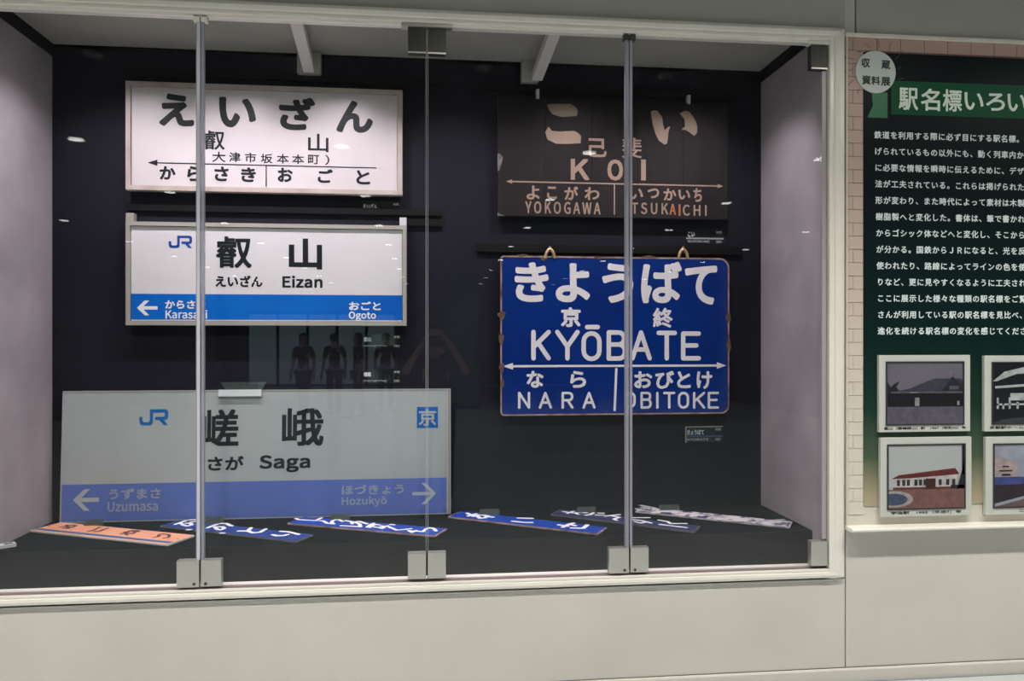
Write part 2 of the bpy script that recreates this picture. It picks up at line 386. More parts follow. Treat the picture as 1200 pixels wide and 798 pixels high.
MB().box(JX-.003, JX+.003, .010, .10, .05, .668).build('joint', M_joint, wf)
MB().box(JX+.046, JX+.052, .012, .10, 2.84, HALL_Z).build('joint', M_joint, wf)
MB().box(JX-.004, JX-.001, .012, .10, FZ1, HALL_Z).build('joint', M_joint, wf)
MB().box(FX1-.01, XR, .10, .12, .05, HALL_Z).build('backing', M_joint, wf)
bs = MB(); P0 = wallplane(0.0)
bs.add([(x, y, z) for x in (XL, XR) for y, z in ((.06,0),(-.012,0),(-.012,.050),(-.009,.056),(-.001,.058),(.06,.058))],
       [(i, i+1, i+7, i+6) for i in range(5)] + [(0,6,11,5),(5,4,3,2,1,0),(6,7,8,9,10,11)])
bsb = struct(bs.build('baseboard_front', M_wall))
MB().box(FX0+.01, XR, -.003, -.0005, .0583, .0605).build('shadow_gap', M_joint, bsb)

# ================================================================== DISPLAY CASE (built-in showcase)
case = thing('display_case', 'wide wall showcase with cream frame and frameless glass doors holding the station signs', 'display case', (0, 0.2, 0))
YBK, SXL, SXR, PZ, CZ = 0.632, -1.80, 1.704, 0.641, 2.903
MB().box(SXL-.05, SXR+.05, YBK, YBK+.04, .45, CZ+.05).build('back_panel', M_back, case)
MB().box(SXL-.05, SXL, 0.0605, YBK, .45, CZ+.05).build('side_panel', M_side, case)
MB().box(SXR, SXR+.05, 0.024, YBK, .45, CZ+.05).build('side_panel', M_side, case)
MB().box(SXL-.05, SXR+.05, 0.03, YBK, CZ, CZ+.04).build('top_panel', M_ctop, case)
MB().box(SXL-.05, SXR+.05, 0.102, YBK, .45, PZ).build('platform', M_plat, case)
MB().box(SXL-.05, SXR+.05, 0.095, .1018, .45, PZ-.002).build('platform_face', M_platf, case)
MB().box(SXL-.05, SXR+.05, 0.0, .095, .45, .494).build('inner_sill', M_trim, case)
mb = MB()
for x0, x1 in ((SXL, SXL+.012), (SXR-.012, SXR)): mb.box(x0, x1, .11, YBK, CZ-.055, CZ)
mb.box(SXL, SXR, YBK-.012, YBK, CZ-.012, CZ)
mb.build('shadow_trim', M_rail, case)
# end jambs between the front wall and the side panels
MB().box(OX0-.06, SXL, .005, .06, .45, CZ).build('jamb', M_side, case)
# moulded frame: profile swept round the opening (offset outward, lift towards the room)
prof = [(-.000, -.02), (.000, -.018), (.004, -.024), (.016, -.024), (.022, -.020), (.026, -.030), (.045, -.034), (.062, -.030), (.070, -.018), (.072, .004)]
def sweep(prof, x0, x1, z0, z1, kx=1.0, kb=0.58, kt=0.80):
    mb = MB(); n = len(prof)
    for cx, cz, sx, sz in ((x0,z0,-1,-1),(x1,z0,1,-1),(x1,z1,1,1),(x0,z1,-1,1)):
        kz = kb if sz < 0 else kt
        mb.v += [Vector((cx+sx*o*kx, y*(.62 if sz < 0 else 1), cz+sz*o*kz)) for o, y in prof]
    for k in range(4):
        a, b = k*n, ((k+1)%4)*n
        mb.f += [(a+i, a+i+1, b+i+1, b+i) for i in range(n-1)]
    return mb
fr = sweep(prof, OX0, OX1, OZ0, OZ1).build('frame', M_trim, case)
mb = MB().box(OX0-.03, OX1+.03, -.018, .05, OZ1, OZ1+.05); mb.box(OX0-.04, OX0, -.018, .05, OZ0-.04, OZ1+.05); mb.box(OX1, OX1+.03, -.018, .0235, OZ0-.04, OZ1+.05); mb.box(OX0-.03, OX1+.03, -.008, .05, .462, OZ0)
mb.build('frame_core', M_trim, case)
MB().box(OX0, OX1, -.010, -.002, OZ1-.009, OZ1-.0005).build('top_bead', M_trim, case)
MB().box(OX0, OX1, .012, .018, OZ0, OZ0+.006).build('bottom_bead', mat('pink_grey_bead', (.48, .40, .42), .35), case)
MB().box(OX0, OX1, -.004, .010, OZ0, OZ0+.0025).build('bottom_channel', mat('dull_rose_channel', (.22, .16, .17), .6), case)
# doors
DX = [-1.865, -0.932, -0.027, 0.831, 1.722]
GY0, GY1 = -0.002, 0.008
def fitting(parent, x0, x1, z0, z1, dark=False, screws=None):
    m = M_dsteel if dark else M_steel
    f = MB().bbox(x0, x1, GY0-.012, GY1+.012, z0, z1, .0025).build('patch_fitting', m, parent)
    if dark:
        e = MB().box(x0, x1, GY0-.0135, GY0-.011, z0, z0+.006); e.build('polished_edge', M_steel, f)
    return f
for k in range(4):
    x0, x1 = DX[k]+(.0025 if k else .004), DX[k+1]-(.0025 if k < 3 else .005)
    d = MB().box(x0, x1, GY0, GY1, OZ0+.012, OZ1-.012).build('glass_door', M_glass, case)
    meet_l, meet_r = k in (1, 3), k in (0, 2)
    if meet_r:
        MB().box(x1-.012, x1, GY0-.003, GY1+.003, OZ0+.118, OZ1-.02).build('edge_seal', M_seal2 if k == 0 else M_seal, d)
        MB().box(x1-.016, x1-.0125, GY0-.001, GY1+.001, OZ0+.118, OZ1-.03).build('seal_lip', M_seal, d)
        fitting(d, x1-.088, x1-.001, OZ0+.010, OZ0+.118)
        b = MB(); b.tube([(x1-.020, GY0-.0135, OZ0+.024), (x1-.020, GY0-.016, OZ0+.024)], .006); b.build('lock', M_screw, d)
        MB().box(x1-.024, x1, GY0-.008, GY1+.008, OZ1-.030, OZ1-.004).build('top_stop', M_dsteel if k == 2 else M_trim, d)
    else:
        MB().box(x1-.0025, x1-.0002, GY0-.0005, GY1+.0005, OZ0+.118, OZ1-.10).build('edge_seal', M_edge, d)
        fitting(d, x1-.076, x1-.001, OZ0+.014, OZ0+.122)
        fitting(d, x1-.076, x1-.001, OZ1-.125, OZ1-.018, True)
    if k == 3: MB().box(x1-.021, x1-.003, GY0-.002, GY1+.002, OZ0+.13, OZ1-.13).build('edge_seal', mat('grey_seal', (.40,.37,.39), .35), d)
    if meet_l:
        MB().box(x0, x0+.011, GY0-.003, GY1+.003, OZ0+.118, OZ1-.02).build('edge_seal', M_seal, d)
        fitting(d, x0+.001, x0+.080, OZ0+.012, OZ0+.118)
        b = MB(); b.tube([(x0+.020, GY0-.0135, OZ0+.024), (x0+.020, GY0-.016, OZ0+.024)], .006); b.build('lock', M_screw, d)
        MB().box(x0, x0+.024, GY0-.008, GY1+.008, OZ1-.030, OZ1-.004).build('top_stop', M_dsteel if k == 3 else M_trim, d)
    else:
        MB().box(x0+.0002, x0+.0025, GY0-.0005, GY1+.0005, OZ0+.118, OZ1-.10).build('edge_seal', M_edge, d)
        fitting(d, x0+.001, x0+.076, OZ0+.014, OZ0+.122)
        fitting(d, x0+.001, x0+.076, OZ1-.125, OZ1-.018, True)
for xc in (DX[2], DX[4]-.03):
    MB().bbox(xc-.105 if xc < 1 else xc-.06, xc+.105 if xc < 1 else xc+.03, GY0-.018, GY1+.014, OZ1-.017, OZ1-.001, .003).build('top_pivot', M_steel if xc < 1 else M_trim, case)
# lamp cans and white support arms under the case ceiling
for x in CASE_X:
    MB().box(x-.04, x+.04, .09, .16, 2.862, 2.900).build('lamp_housing', M_black, case)
for xf, xb, sgn in ((-.585, -.60, 1), (.545, .515, -1)):
    pf = Vector((xf, .055, 2.885)); pb = Vector((xb, YBK-.05, 2.800)); w = .026; hgt = .042
    a = MB().add([pf+Vector((dx, 0, dz)) for dx, dz in ((-w,0),(w,0),(w,hgt),(-w,hgt))] + [pb+Vector((dx, 0, dz)) for dx, dz in ((-w,0),(w,0),(w,hgt),(-w,hgt))],
        [(0,1,2,3),(7,6,5,4),(0,4,5,1),(1,5,6,2),(2,6,7,3),(3,7,4,0)]).build('support_arm', M_bar, case)
    MB().bbox(xb-.058+(.0 if sgn > 0 else -.02), xb+.055+(.0 if sgn > 0 else -.045), YBK-.05, YBK, 2.795, CZ-.002, .004).build('end_block', mat('grey_block', (.36, .345, .325), .5), a)
PB = wallplane(YBK)
# black hanging rails on the back panel
for box in ((478, 258, 518, 266), (150, 88, 520, 96), (558, 104, 862, 114), (558, 288, 868, 298), (150, 243, 518, 251)):
    a0, b0, a1, b1 = rect(PB, *box)
    MB().bbox(a0, a1, YBK-.018, YBK, b0, b1, .002).build('hanging_rail', M_rail, case)

# ================================================================== SIGNS
def upright_sign(name, label, Yf, box, thick=.03):
    P = wallplane(Yf); r = rect(P, *box)
    t = thing(name, label, 'sign', ((r[0]+r[2])/2, Yf, r[1])); return t, P, r
L1, L2 = .0008, .0016
# --- 1 old white enamel sign
t, P, r = upright_sign('station_sign', 'old white enamel station sign with rounded black kana えいざん and thin black arrow, top left', .575, (147.5, 101, 471.5, 226))
ri = (r[0]+.024, r[1]+.024, r[2]-.024, r[3]-.024)
MB().slab(P, rp(ri), -.03, -.006).build('face', M_enamelw, t)
ring(MB(), P, r, (ri[0]-.002, ri[1]-.002, ri[2]+.002, ri[3]+.002), -.04, .004).build('frame', M_framew, t)
Pf = Plane(P.o + P.n*-.006, P.ex, P.ey)
k = .0043
for ch, b in zip('えいざん', ((186.4,110.3,227.7,148.6),(256.5,114.4,300.1,150.1),(326.9,114.4,369.5,153.3),(394,118.6,437.2,156.1))): text(MB(), Pf, ch, b, L1, 1.9*k, n=14, res=6).build('name_letter', M_ink, t)
for ch, b in zip('叡山', ((238,153.5,263.6,176),(361,157.3,385,178.7))): text(MB(), Pf, ch, b, L1, .4*k).build('kanji_letter', M_ink, t)
for ch, b in zip('（大津市坂本本町）', ((234,179,239,190),(248.6,178.3,264.4,190.5),(268.3,178.9,281.9,190.5),(287,179.5,300.3,191),(305.6,180.8,319.4,192),(324.4,181,338.5,192.3),(342.3,181.5,356.4,192.8),(361,182,374.2,193),(381,182,386,194))): text(MB(), Pf, ch, b, L1, .22*k).build('address_letter', M_ink, t)
mb = MB(); arrow_long(mb, Pf, (172.9,191), (441.3,197.5), .0055, .045, .030, L1)
x = Pf.px(312, 205)[0]; mb.stroke(Pf, [(x, Pf.px(312,195)[1]), (x, Pf.px(312,219.6)[1])], .005, L1, caps=False)
mb.build('arrow', M_ink, t)
for ch, b in zip('からさきおごと', ((187,195.2,206,211.2),(219.3,195.2,236,213),(251.2,195.6,268.1,213),(282.4,196.7,300,214),(325.4,197,343.2,214),(372.3,198.6,390.2,215),(417.4,200,433.8,216.8))): text(MB(), Pf, ch, b, L1, .75*k).build('neighbour_letter', M_ink, t)

# --- 2 white and blue sign
t, P, r = upright_sign('station_sign', 'white station sign with bright blue band, blue emblem and heavy kanji 叡山 above Eizan', .575, (147.5, 262.5, 476.4, 381.8))
ri = (r[0]+.021, r[1]+.021, r[2]-.021, r[3]-.021)
MB().slab(P, rp(ri), -.04, -.008).build('face', M_jrw, t)
ring(MB(), P, r, (ri[0]-.002, ri[1]-.002, ri[2]+.002, ri[3]+.002), -.045, .003).build('frame', M_jrframe, t)
for x0, x1 in ((r[0], r[0]+.036), (r[2]-.034, r[2])): MB().bbox(x0, x1, .572, .61, r[3], r[3]+.040, .002).build('hanging_lug', M_bkt if x0 > -1 else M_jrframe, t)
Pf = Plane(P.o + P.n*-.008, P.ex, P.ey)
zb = Pf.px(310, 345.6)[1]
MB().flat(Pf, [(ri[0], ri[1]+.006), (ri[2], ri[1]+.006), (ri[2], zb), (ri[0], zb)], L1).build('band', M_jrblue, t)
mb = MB(); emblem(mb, Pf, (197.7,276.6,225.1,291.1), L1); mb.build('emblem', M_jrlogo, t)
text(MB(), Pf, '叡', (253.1,277.6,295,314.6), L1, .72*k, 'sq').build('kanji_letter', M_ink, t); text(MB(), Pf, '山', (338.5,280,377.5,316.2), L1, 1.3*k, 'sq').build('kanji_letter', M_ink, t)
text(MB(), Pf, 'えいざん', (252.4,323.2,307.8,336.8), L1, .55*k).build('reading', M_ink, t); text(MB(), Pf, 'Eizan', (331,323.7,378,337.8), L1, .5*k, 'sq').build('reading', M_ink, t)
mb = MB(); arrow_jr(mb, Pf, (160.7,352.7,184.7,370), .016, L2); mb.build('arrow', M_jrtxt, t)
for w_, b, q in (('からさき', (193.5,352.4,241,362.4), .4), ('Karasaki', (194,363.4,243,374), .28), ('おごと', (409,353.8,446.3,364), .4), ('Ogoto', (408.7,365.6,440.6,376.6), .28)):
    text(MB(), Pf, w_, b, L2, q*k).build('neighbour_name', M_jrtxt, t)

# --- 3 faded Saga sign leaning on the back panel
yb, yt = .577, .607
zb0 = PZ + .003; zt0 = 1.262
ey = Vector((0, yt-yb, zt0-zb0)).normalized()
P = Plane((0, yb, zb0), (1, 0, 0), ey)
xl = (P.px(74.1, 459.9)[0]+P.px(69.6, 608)[0])/2; xr = (P.px(527.9, 456.5)[0]+P.px(528.6, 601)[0])/2
top = P.px(300, 458.3)[1]
t = thing('station_sign', 'faded grey station sign with pale blue band, 嵯峨 Saga, leaning against the dark back wall', 'sign', ((xl+xr)/2, yb, PZ+.001))
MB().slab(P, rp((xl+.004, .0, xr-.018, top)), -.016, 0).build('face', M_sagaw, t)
mb = MB(); mb.slab(P, rp((xl, 0, xl+.004, top+.002)), -.018, .002); mb.slab(P, rp((xr-.018, 0, xr-.010, top+.002)), -.018, .003); mb.slab(P, rp((xr-.007, 0, xr, top+.002)), -.018, .002); mb.slab(P, rp((xl, top-.001, xr, top+.004)), -.018, .002)
mb.build('edge_frame', M_sagaedge, t)
bt = P.px(300, 564.3)[1]; bb = P.px(300, 604.5)[1]
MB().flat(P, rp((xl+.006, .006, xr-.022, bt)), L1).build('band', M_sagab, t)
mb = MB(); emblem(mb, P, (163.5,480.2,197.1,498.7), L1); mb.build('emblem', M_sagalogo, t)
text(MB(), P, '嵯', (237.2,480.2,279.7,523), L1, .9*k, 'sq').build('kanji_letter', M_ink, t); text(MB(), P, '峨', (330.5,478.8,379.4,523), L1, .95*k, 'sq').build('kanji_letter', M_ink, t)
text(MB(), P, 'さが', (243.4,534.8,285.8,551.7), L1, .7*k).build('reading', M_ink, t); text(MB(), P, 'Saga', (304,533.6,363.6,554), L1, .6*k, 'sq').build('reading', M_ink, t)
mb = MB(); arrow_jr(mb, P, (85.7,573.6,116.1,599), .020, L2); mb.build('arrow', M_sagaarr, t); mb = MB(); arrow_jr(mb, P, (483.2,566.4,511,591.2), .016, L2, True); mb.build('arrow', M_sagaarr, t)
for w_, b, q in (('うずまさ', (127.4,572.7,188.8,585.5), .45), ('Uzumasa', (126,588,185.4,599.7), .4), ('ほづきょう', (400.4,568.2,473.3,579.9), .4), ('Hozukyō', (400.4,582,453.4,594.5), .35)):
    text(MB(), P, w_, b, L2, q*k).build('neighbour_name', M_sagatxt, t)
mk = MB().flat(P, rp(rect(P, 488.6,477.2,513.2,501.8)), L1).build('zone_mark', mat('zone_blue', (.006,.12,.42), .3), t)
text(MB(), P, '京', (490.5,479.5,511.3,499.5), L2, .5*k).build('mark_kanji', M_sagaw, mk)
SAGA = (P, top)

# --- 4 KOI wooden board
t, P, r = upright_sign('station_sign', 'dark aged wooden station board with worn tan brush letters こい and KOI', .580, (583.5, 118.5, 853, 255.5))
nx = 5
for i in range(nx):
    a0 = r[0]+(r[2]-r[0])*i/nx; a1 = r[0]+(r[2]-r[0])*(i+1)/nx
    MB().bbox(a0+.0006, a1-.0006, P.o.y, P.o.y+.03+random.uniform(0,.002), r[1], r[3], .0012).build('plank', M_koi, t)
def poly(mb, P, pts, sc, ox, oy, h): mb.flat(P, [P.px(ox+x/sc, oy+y/sc) for x, y in pts], h)
mb = MB()
poly(mb, P, [(565,185),(600,178),(790,178),(835,208),(855,240),(845,290),(760,298),(700,300),(620,275),(590,240)], 7.98, 570, 100, L1)
mb.build('station_name', M_tan2, t)
mb = MB()
poly(mb, P, [(580,390),(615,430),(690,436),(820,430),(860,450),(885,480),(880,545),(760,552),(650,550),(570,510),(550,440)], 7.98, 570, 100, L1)
poly(mb, P, [(340,250),(370,238),(400,242),(445,300),(455,370),(470,425),(500,395),(522,387),(505,440),(495,545),(470,560),(415,520),(385,460),(360,380),(348,310)], 7.98, 720, 100, L1)
mb.build('station_name', M_tan, t)
mb = MB(); poly(mb, P, [(612,268),(640,250),(665,243),(700,250),(740,305),(765,350),(776,400),(772,450),(745,478),(690,435),(660,420),(630,422),(640,400),(660,390),(655,320),(640,305)], 7.98, 720, 100, L1)
mb.build('station_name', M_tan2, t)
text(MB(), P, '己', (689.7,162.7,711,184.6), L1, .6*k).build('kanji_letter', M_tan, t); text(MB(), P, '斐', (728.8,162,752,185.8), L1, .3*k).build('kanji_letter', M_tan, t)
for ch, b in zip('KO', ((668.8,186.8,690.5,211.3),(711.8,187.5,730,212))): text(MB(), P, ch, b, L1, .8*k, 'sq').build('roman_letter', M_tan, t)
MB().flat(P, rp(rect(P, 751.3,187.5,756.8,212)), L1).build('roman_letter', M_tan, t)
mb = MB(); arrow_long(mb, P, (593,213.8), (847.5,218), .007, .030, .022, L1, both=True); x = P.px(720, 230)[0]; mb.stroke(P, [(x, P.px(720,217)[1]), (x, P.px(720,252)[1])], .006, L1, caps=False); mb.build('arrow', M_tan, t)
for ch, b in zip('よこがわいつかいち', ((617,218,632.5,234.5),(641,219,652.5,233.8),(661.3,218.8,677.5,235),(685,220,702.5,235),(737,221,753.5,234),(758.8,221.3,772.5,233),(777.5,221.3,792.5,235.5),(795,223,808.8,234.5),(812.5,221,822.5,237))): text(MB(), P, ch, b, L1, .55*k).build('neighbour_letter', M_tan, t)
for w_, b in (('YOKOGAWA', (615.5,237,703.8,251.3)), ('ITSUK', (734,238,783,251.5)), ('CHI', (800,240.5,828,253.5))):
    text(MB(), P, w_, b, L1, .3*k, 'sq', spacing=1.15).build('neighbour_name', M_tan, t)['kind'] = 'stuff'
o = text(text(MB(), P, 'A', (784.5,239.5,792,252), L1, .35*k, 'sq'), P, 'I', (795.2,240,797.4,253.5), L1, .1*k, 'sq').build('repainted_letters', M_orange, t); o['label'] = 'bright orange letters A and I in the lower line'
mb = MB(); poly(mb, P, [(105,640),(130,645),(155,680),(140,740),(120,800),(105,810)], 7.98, 570, 100, L1); poly(mb, P, [(105,1180),(112,1200),(170,1225),(105,1225)], 7.98, 570, 100, L1); mb.build('stain', M_stain, t)
for b in ((628.5,105,632,116.5),(806,112,809,122.5)):
    a0,b0,a1,b1 = rect(P, *b); MB().bbox(a0, a1, P.o.y-.004, P.o.y+.03, b0, b1, .001).build('hanging_tab', M_bkt, t)

# --- 5 blue enamel KYOBATE
t, P, r = upright_sign('station_sign', 'deep blue enamel station sign with white rounded きょうばて and KYŌBATE, rusty chipped rim', .580, (586.5, 301.5, 854.5, 486.5))
def rounded(r, rad, n=5):
    a0,b0,a1,b1 = r; out = []
    for (cx, cy, st, rd) in ((a0+rad[0], b0+rad[0], 180, rad[0]), (a1-rad[1], b0+rad[1], 270, rad[1]), (a1-rad[2], b1-rad[2], 0, rad[2]), (a0+rad[3], b1-rad[3], 90, rad[3])):
        out += arc(cx, cy, rd, rd, st, st+90, n)
    return out
oo = rounded(r, (.02, .04, .05, .015)); ii = rounded((r[0]+.007, r[1]+.007, r[2]-.007, r[3]-.008), (.015, .035, .045, .010))
MB().slab(P, ii, -.01, 0).build('face', M_blue, t)
mb = MB(); n = len(oo)
for i in range(n): mb.slab(P, [oo[i], oo[(i+1)%n], ii[(i+1)%n], ii[i]], -.016, .002) if math.dist(oo[i], oo[(i+1)%n]) > 1e-6 else None
mb.build('rim', M_rust, t)
mb = MB()
for cx, cy, rx, ry in ((588,370,4.5,5),(587.5,398,3,7),(588,432,3,6),(853.5,372,3,6),(854,404,2.5,8),(637,304,3.5,2.5),(589,450,2,5),(701,302.5,5,1.6),(760,301.5,8,1.5),(612,300,6,1.6)):
    mb.flat(P, [P.px(cx+rx*(1+.3*math.sin(3*q+cx))*math.cos(q), cy+ry*(1+.25*math.cos(4*q+cy))*math.sin(q)) for q in [2*PI*i/12 for i in range(12)]], .0024)
mb.build('chip', M_chip, t)
for px in (644.3, 800.3):
    x, z = P.px(px, 300)
    pts = [Vector((x+u, P.o.y-.004, z+v)) for u, v in ((-.024,-.014),(-.019,.010),(-.010,.026),(0,.033),(.010,.026),(.019,.010),(.024,-.014))]
    h_ = MB().tube(pts, .0075, 6); h_.tube([Vector((x, P.o.y-.004, z+.030)), Vector((x, P.o.y-.004, z+.046))], .005, 6); h_.build('hanging_hook', M_brass, t)
for ch, b in zip('きょうばて', ((603,307.8,643,354.4),(651.2,308.9,691.5,354.7),(705.5,309,742,355.5),(751.3,307,799,356),(802.7,311.6,840.3,357.4))): text(MB(), P, ch if ch != 'ょ' else 'よ', b, L1, 1.85*k, n=14, res=6).build('name_letter', M_kyow, t)
text(MB(), P, '京', (657.2,360.4,680.5,383.7), L1, .95*k).build('kanji_letter', M_kyow, t); text(MB(), P, '終', (765,361.2,788.4,384.5), L1, .75*k).build('kanji_letter', M_kyow, t)
for ch, b in zip('KYOBATE-', ((622.5,387,645.5,423),(650.5,387,679.3,423),(681.3,388.5,705,423.8),(710.8,387.5,735,423.3),(738.5,387.5,763.8,423),(769.3,388,793.3,423),(798,388.8,821.3,423),(685.5,381.3,703,386.3))): (mb := MB(), cap(mb, P, ch, b, 5.3*k, L1), mb.build('roman_letter' if ch != '-' else 'macron', M_kyow, t))
mb = MB(); arrow_long(mb, P, (589.5,427.8), (851,430.6), .011, .050, .034, L1, both=True)
mb.stroke(P, [P.px(722.3,432), P.px(720.2,482)], .012, L1, caps=False); mb.build('arrow', M_kyow, t)
for ch, b in zip('ならおびとけ', ((617,435,637,455),(668,435,687,455),(743,435.5,764.5,455.5),(768,435,790,456.3),(793.3,435.5,809.5,455.5),(816.3,435.5,834.5,456.3))): text(MB(), P, ch, b, L1, .8*k).build('neighbour_letter', M_kyow, t)
for ch, b in zip('NARAOBITOKE', ((607,459.5,621.3,479.5),(631.3,459.5,646.8,479.5),(658,459.5,672,479.5),(682.5,459.5,698,479.5),(732.5,459.5,745,478.5),(750.5,459.5,763.8,479.5),(768.3,459.5,772.3,479.5),(777,459.5,791.3,479.5),(794.3,459.5,807.5,479.5),(812,459.5,826.3,479.5),(829.3,459.5,842.5,479.5))): (mb := MB(), cap(mb, P, ch, b, 2.9*k, L1), mb.build('neighbour_letter', M_kyow, t))

# ================================================================== vertical name plates lying on the platform
GP = Plane((0, 0, PZ+.012), (1, 0, 0), (0, 1, 0))
def plate(label, corners, face, rim, strokes, sw, ink, th=.008, inset=.006, stripe=None, curve=0.0):
    """corners in photo pixels: far-left, far-right, near-right, near-left"""
    q = [Vector(GP.px(*c)) for c in corners]
    ctr = sum(q, Vector((0, 0)))/4; ex = ((q[1]-q[0])+(q[2]-q[3])).normalized(); ey = Vector((-ex.y, ex.x))
    L = ((q[1]-q[0]).dot(ex)+(q[2]-q[3]).dot(ex))/2; Wd = abs(((q[0]-q[3]).dot(ey)+(q[1]-q[2]).dot(ey))/2)
    t = thing('name_plate', label, 'sign', (ctr.x, ctr.y, PZ+.004), 'long enamel name plates lying on the black platform')
    R = Plane((ctr.x, ctr.y, PZ+.012), (ex.x, ex.y, 0), (ey.x, ey.y, 0))
    r = (-L/2, -Wd/2, L/2, Wd/2)
    n = 10
    def rr(rc, cr):
        a0,b0,a1,b1 = rc; out = []
        for cx, cy, st in ((a0+cr,b0+cr,180),(a1-cr,b0+cr,270),(a1-cr,b1-cr,0),(a0+cr,b1-cr,90)): out += arc(cx, cy, cr, cr, st, st+90, 3)
        return out
    MB().slab(R, rr(r, .008), -th, -.0015).build('rim', rim, t)
    MB().slab(R, rr((r[0]+inset, r[1]+inset, r[2]-inset, r[3]-inset), .006), -th*.5, 0).build('face', face, t)
    if stripe: MB().flat(R, rp((r[0]+inset, r[1]+inset+.010, r[2]-inset, r[1]+inset+.034)), .0005).build('stripe', stripe, t)
    mb = MB()
    for st in strokes: mb.stroke(R, [R.px(*p) for p in st], sw*1.3, .001)
    mb.build('lettering', ink, t)['kind'] = 'stuff'
    for sx in (-1, 1):
        hm = MB(); c = R.w(sx*(L/2-.022), 0, .001); hm.disc((c.x, c.y), .004, c.z-.002, c.z, 10); hm.build('bolt_hole', M_chip, t)
    return t, R
plate('salmon orange name plate with brown letters and teal edge stripe, beside left wall', [(68,612.3),(228,626.4),(197,639.4),(38,621.5)], M_or, M_platew,
  [[(181,630.3),(185.5,629.5),(186,627.5),(190,626.3),(196,626.8),(199,628.2),(197,630.5),(192,631.2)],
   [(142,626),(149,624.5),(152,622.5),(160,622),(163,623.5)],[(146,624),(149,627.5)],[(150,625.5),(156,626),(159,624),(155,623)],
   [(103.5,623.3),(110,621.5),(116,619),(117,618.5)],[(110,623.5),(116,623.5),(122,621),(126,619.7)],
   [(70,618.3),(78,617),(84,616),(89,616.5)],[(74,620),(80,618.5),(85,618.5),(89,616.8)],[(78,616),(80,620)]], .010, M_ortext, stripe=M_orblue)
plate('mid blue name plate with four white letters, just right of the salmon orange plate', [(213,609.8),(368,626.5),(348,635),(184,616.3)], M_mblue, mat('dull_rim', (.10,.09,.09), .6),
  [[(205.7,615.1),(211.5,613),(217.5,611)],[(211.5,613.8),(215,616),(219.5,617.2),(225,615.6),(223,613.8),(218.5,613.8)],[(222,610),(228.6,609.6)],[(224,612.4),(231.4,611.5)],
   [(243.3,619.3),(248.8,617),(254.3,615.1)],[(251.6,618),(254.3,621),(259,621.6),(263,619.7),(260.7,618),(256,618)],[(259,614.2),(265.3,614.2),(270,616.6),(271.7,617)],
   [(279.6,623),(290,623),(296.6,625.2),(305,624.3),(311.3,620.6)],[(291,622.5),(294,619.3)],
   [(319.5,627.5),(325,628.6),(332.4,628.4),(337,627.2)],[(328.7,623.4),(338,624),(350,627)],[(220,621.5),(223,621.5)],[(259,625.5),(262,625.5)]], .014, M_platt)
plate('vivid blue name plate with flowing white letters, in front of the Saga sign', [(354,606.3),(523,618.5),(511,629.5),(338,612.5)], M_vblue, M_rust,
  [[(346.7,608.3),(350,609.6),(370,610.8),(376.6,607.5)],[(375,610.8),(379,611.2),(383,613.8),(391,614.6),(388.5,613),(390,610.8),(396,609.2),(401.5,611.7)],
   [(400,616.7),(422.5,618),(421.5,615),(416.5,612.6)],[(405,610.8),(412,612),(413,614.5)],[(413,612.9),(421,611.7),(430,614.6)],
   [(430,618.5),(435,615),(438,614)],[(433.5,618.8),(439,615.4),(444,615.8)],[(439,618.3),(445,619),(447.5,620),(450.5,618.8),(447,617)],[(451,617.5),(455,617)],[(458,615.4),(461.6,615.8)],
   [(456,618.3),(465,622),(481.6,620.4)],[(479,622.5),(483,624.6),(487.5,622.5)],[(483,623),(496,623.7),(499,620.8),(503,619.3),(508,620),(511,623)]], .013, M_platt)
plate('bright royal blue name plate with three white letters, right of the Saga sign', [(540,599),(711,618),(701,626),(524,605.5)], M_vblue, M_rust,
  [[(547.5,602),(555,605.8)],[(549,605.3),(558,602.8)],[(557.5,604.7),(564,603.9),(571.7,605.3),(568.3,607.5),(562.5,608),(559,605.3)],[(570,605.8),(577.5,606.7)],
   [(607.5,607.8),(623.3,608.2)],[(601,611.5),(615,613),(623,613)],
   [(655,615.8),(665,617.3)],[(659.5,618.5),(667,615),(672,613.8)],[(666.7,615),(674,616.7)],[(670,619.4),(683.3,619.8),(688.3,615.9)]], .016, M_platt)
plate('dull navy name plate with many small white letters, behind the right door joint', [(655,597.5),(821,616),(814,624),(646,602.5)], M_dblue, mat('dull_rim', (.10,.09,.09), .6),
  [[(660,600.3),(674,602),(679.6,600.6),(687.5,601.6)],[(665,602.2),(672,599.8)],[(674,602),(678,603.5)],[(686,604.6),(692.3,603.7),(695.4,601.6)],[(698.6,604.4),(707.3,604.2)],[(701.7,602),(707,602)],
   [(709,605.8),(716,604.6),(726,603.9)],[(716,605),(726,607),(719,609),(723,610.4)],[(741.3,607.4),(761,607.4)],[(741.3,609.8),(751,610.6),(763.5,613.7)],[(744.5,612.2),(751,613.7),(755.6,612.6)],
   [(772,610.2),(782.5,612),(785.7,614.3),(804,614.2)],[(773,615.3),(804,619)]], .012, M_platt)
plate('badly weathered white and navy name plate with flaking enamel, beside the right wall', [(752,594.3),(929,610.8),(925,618.6),(744,598.8)], M_worn, mat('flaked_rim', (.55,.52,.53), .6, col2=(.15,.14,.15), nscale=22),
  [[(749,592.5),(768,596)],[(786,599),(793,597)],[(746,597),(760,600)],[(828,604),(848,607)],[(832,607),(850,605.5)],[(890,611.5),(918,609.5)]], .016, mat('flaking_white', (.62,.59,.60), .4, col2=(.30,.29,.30), nscale=30))

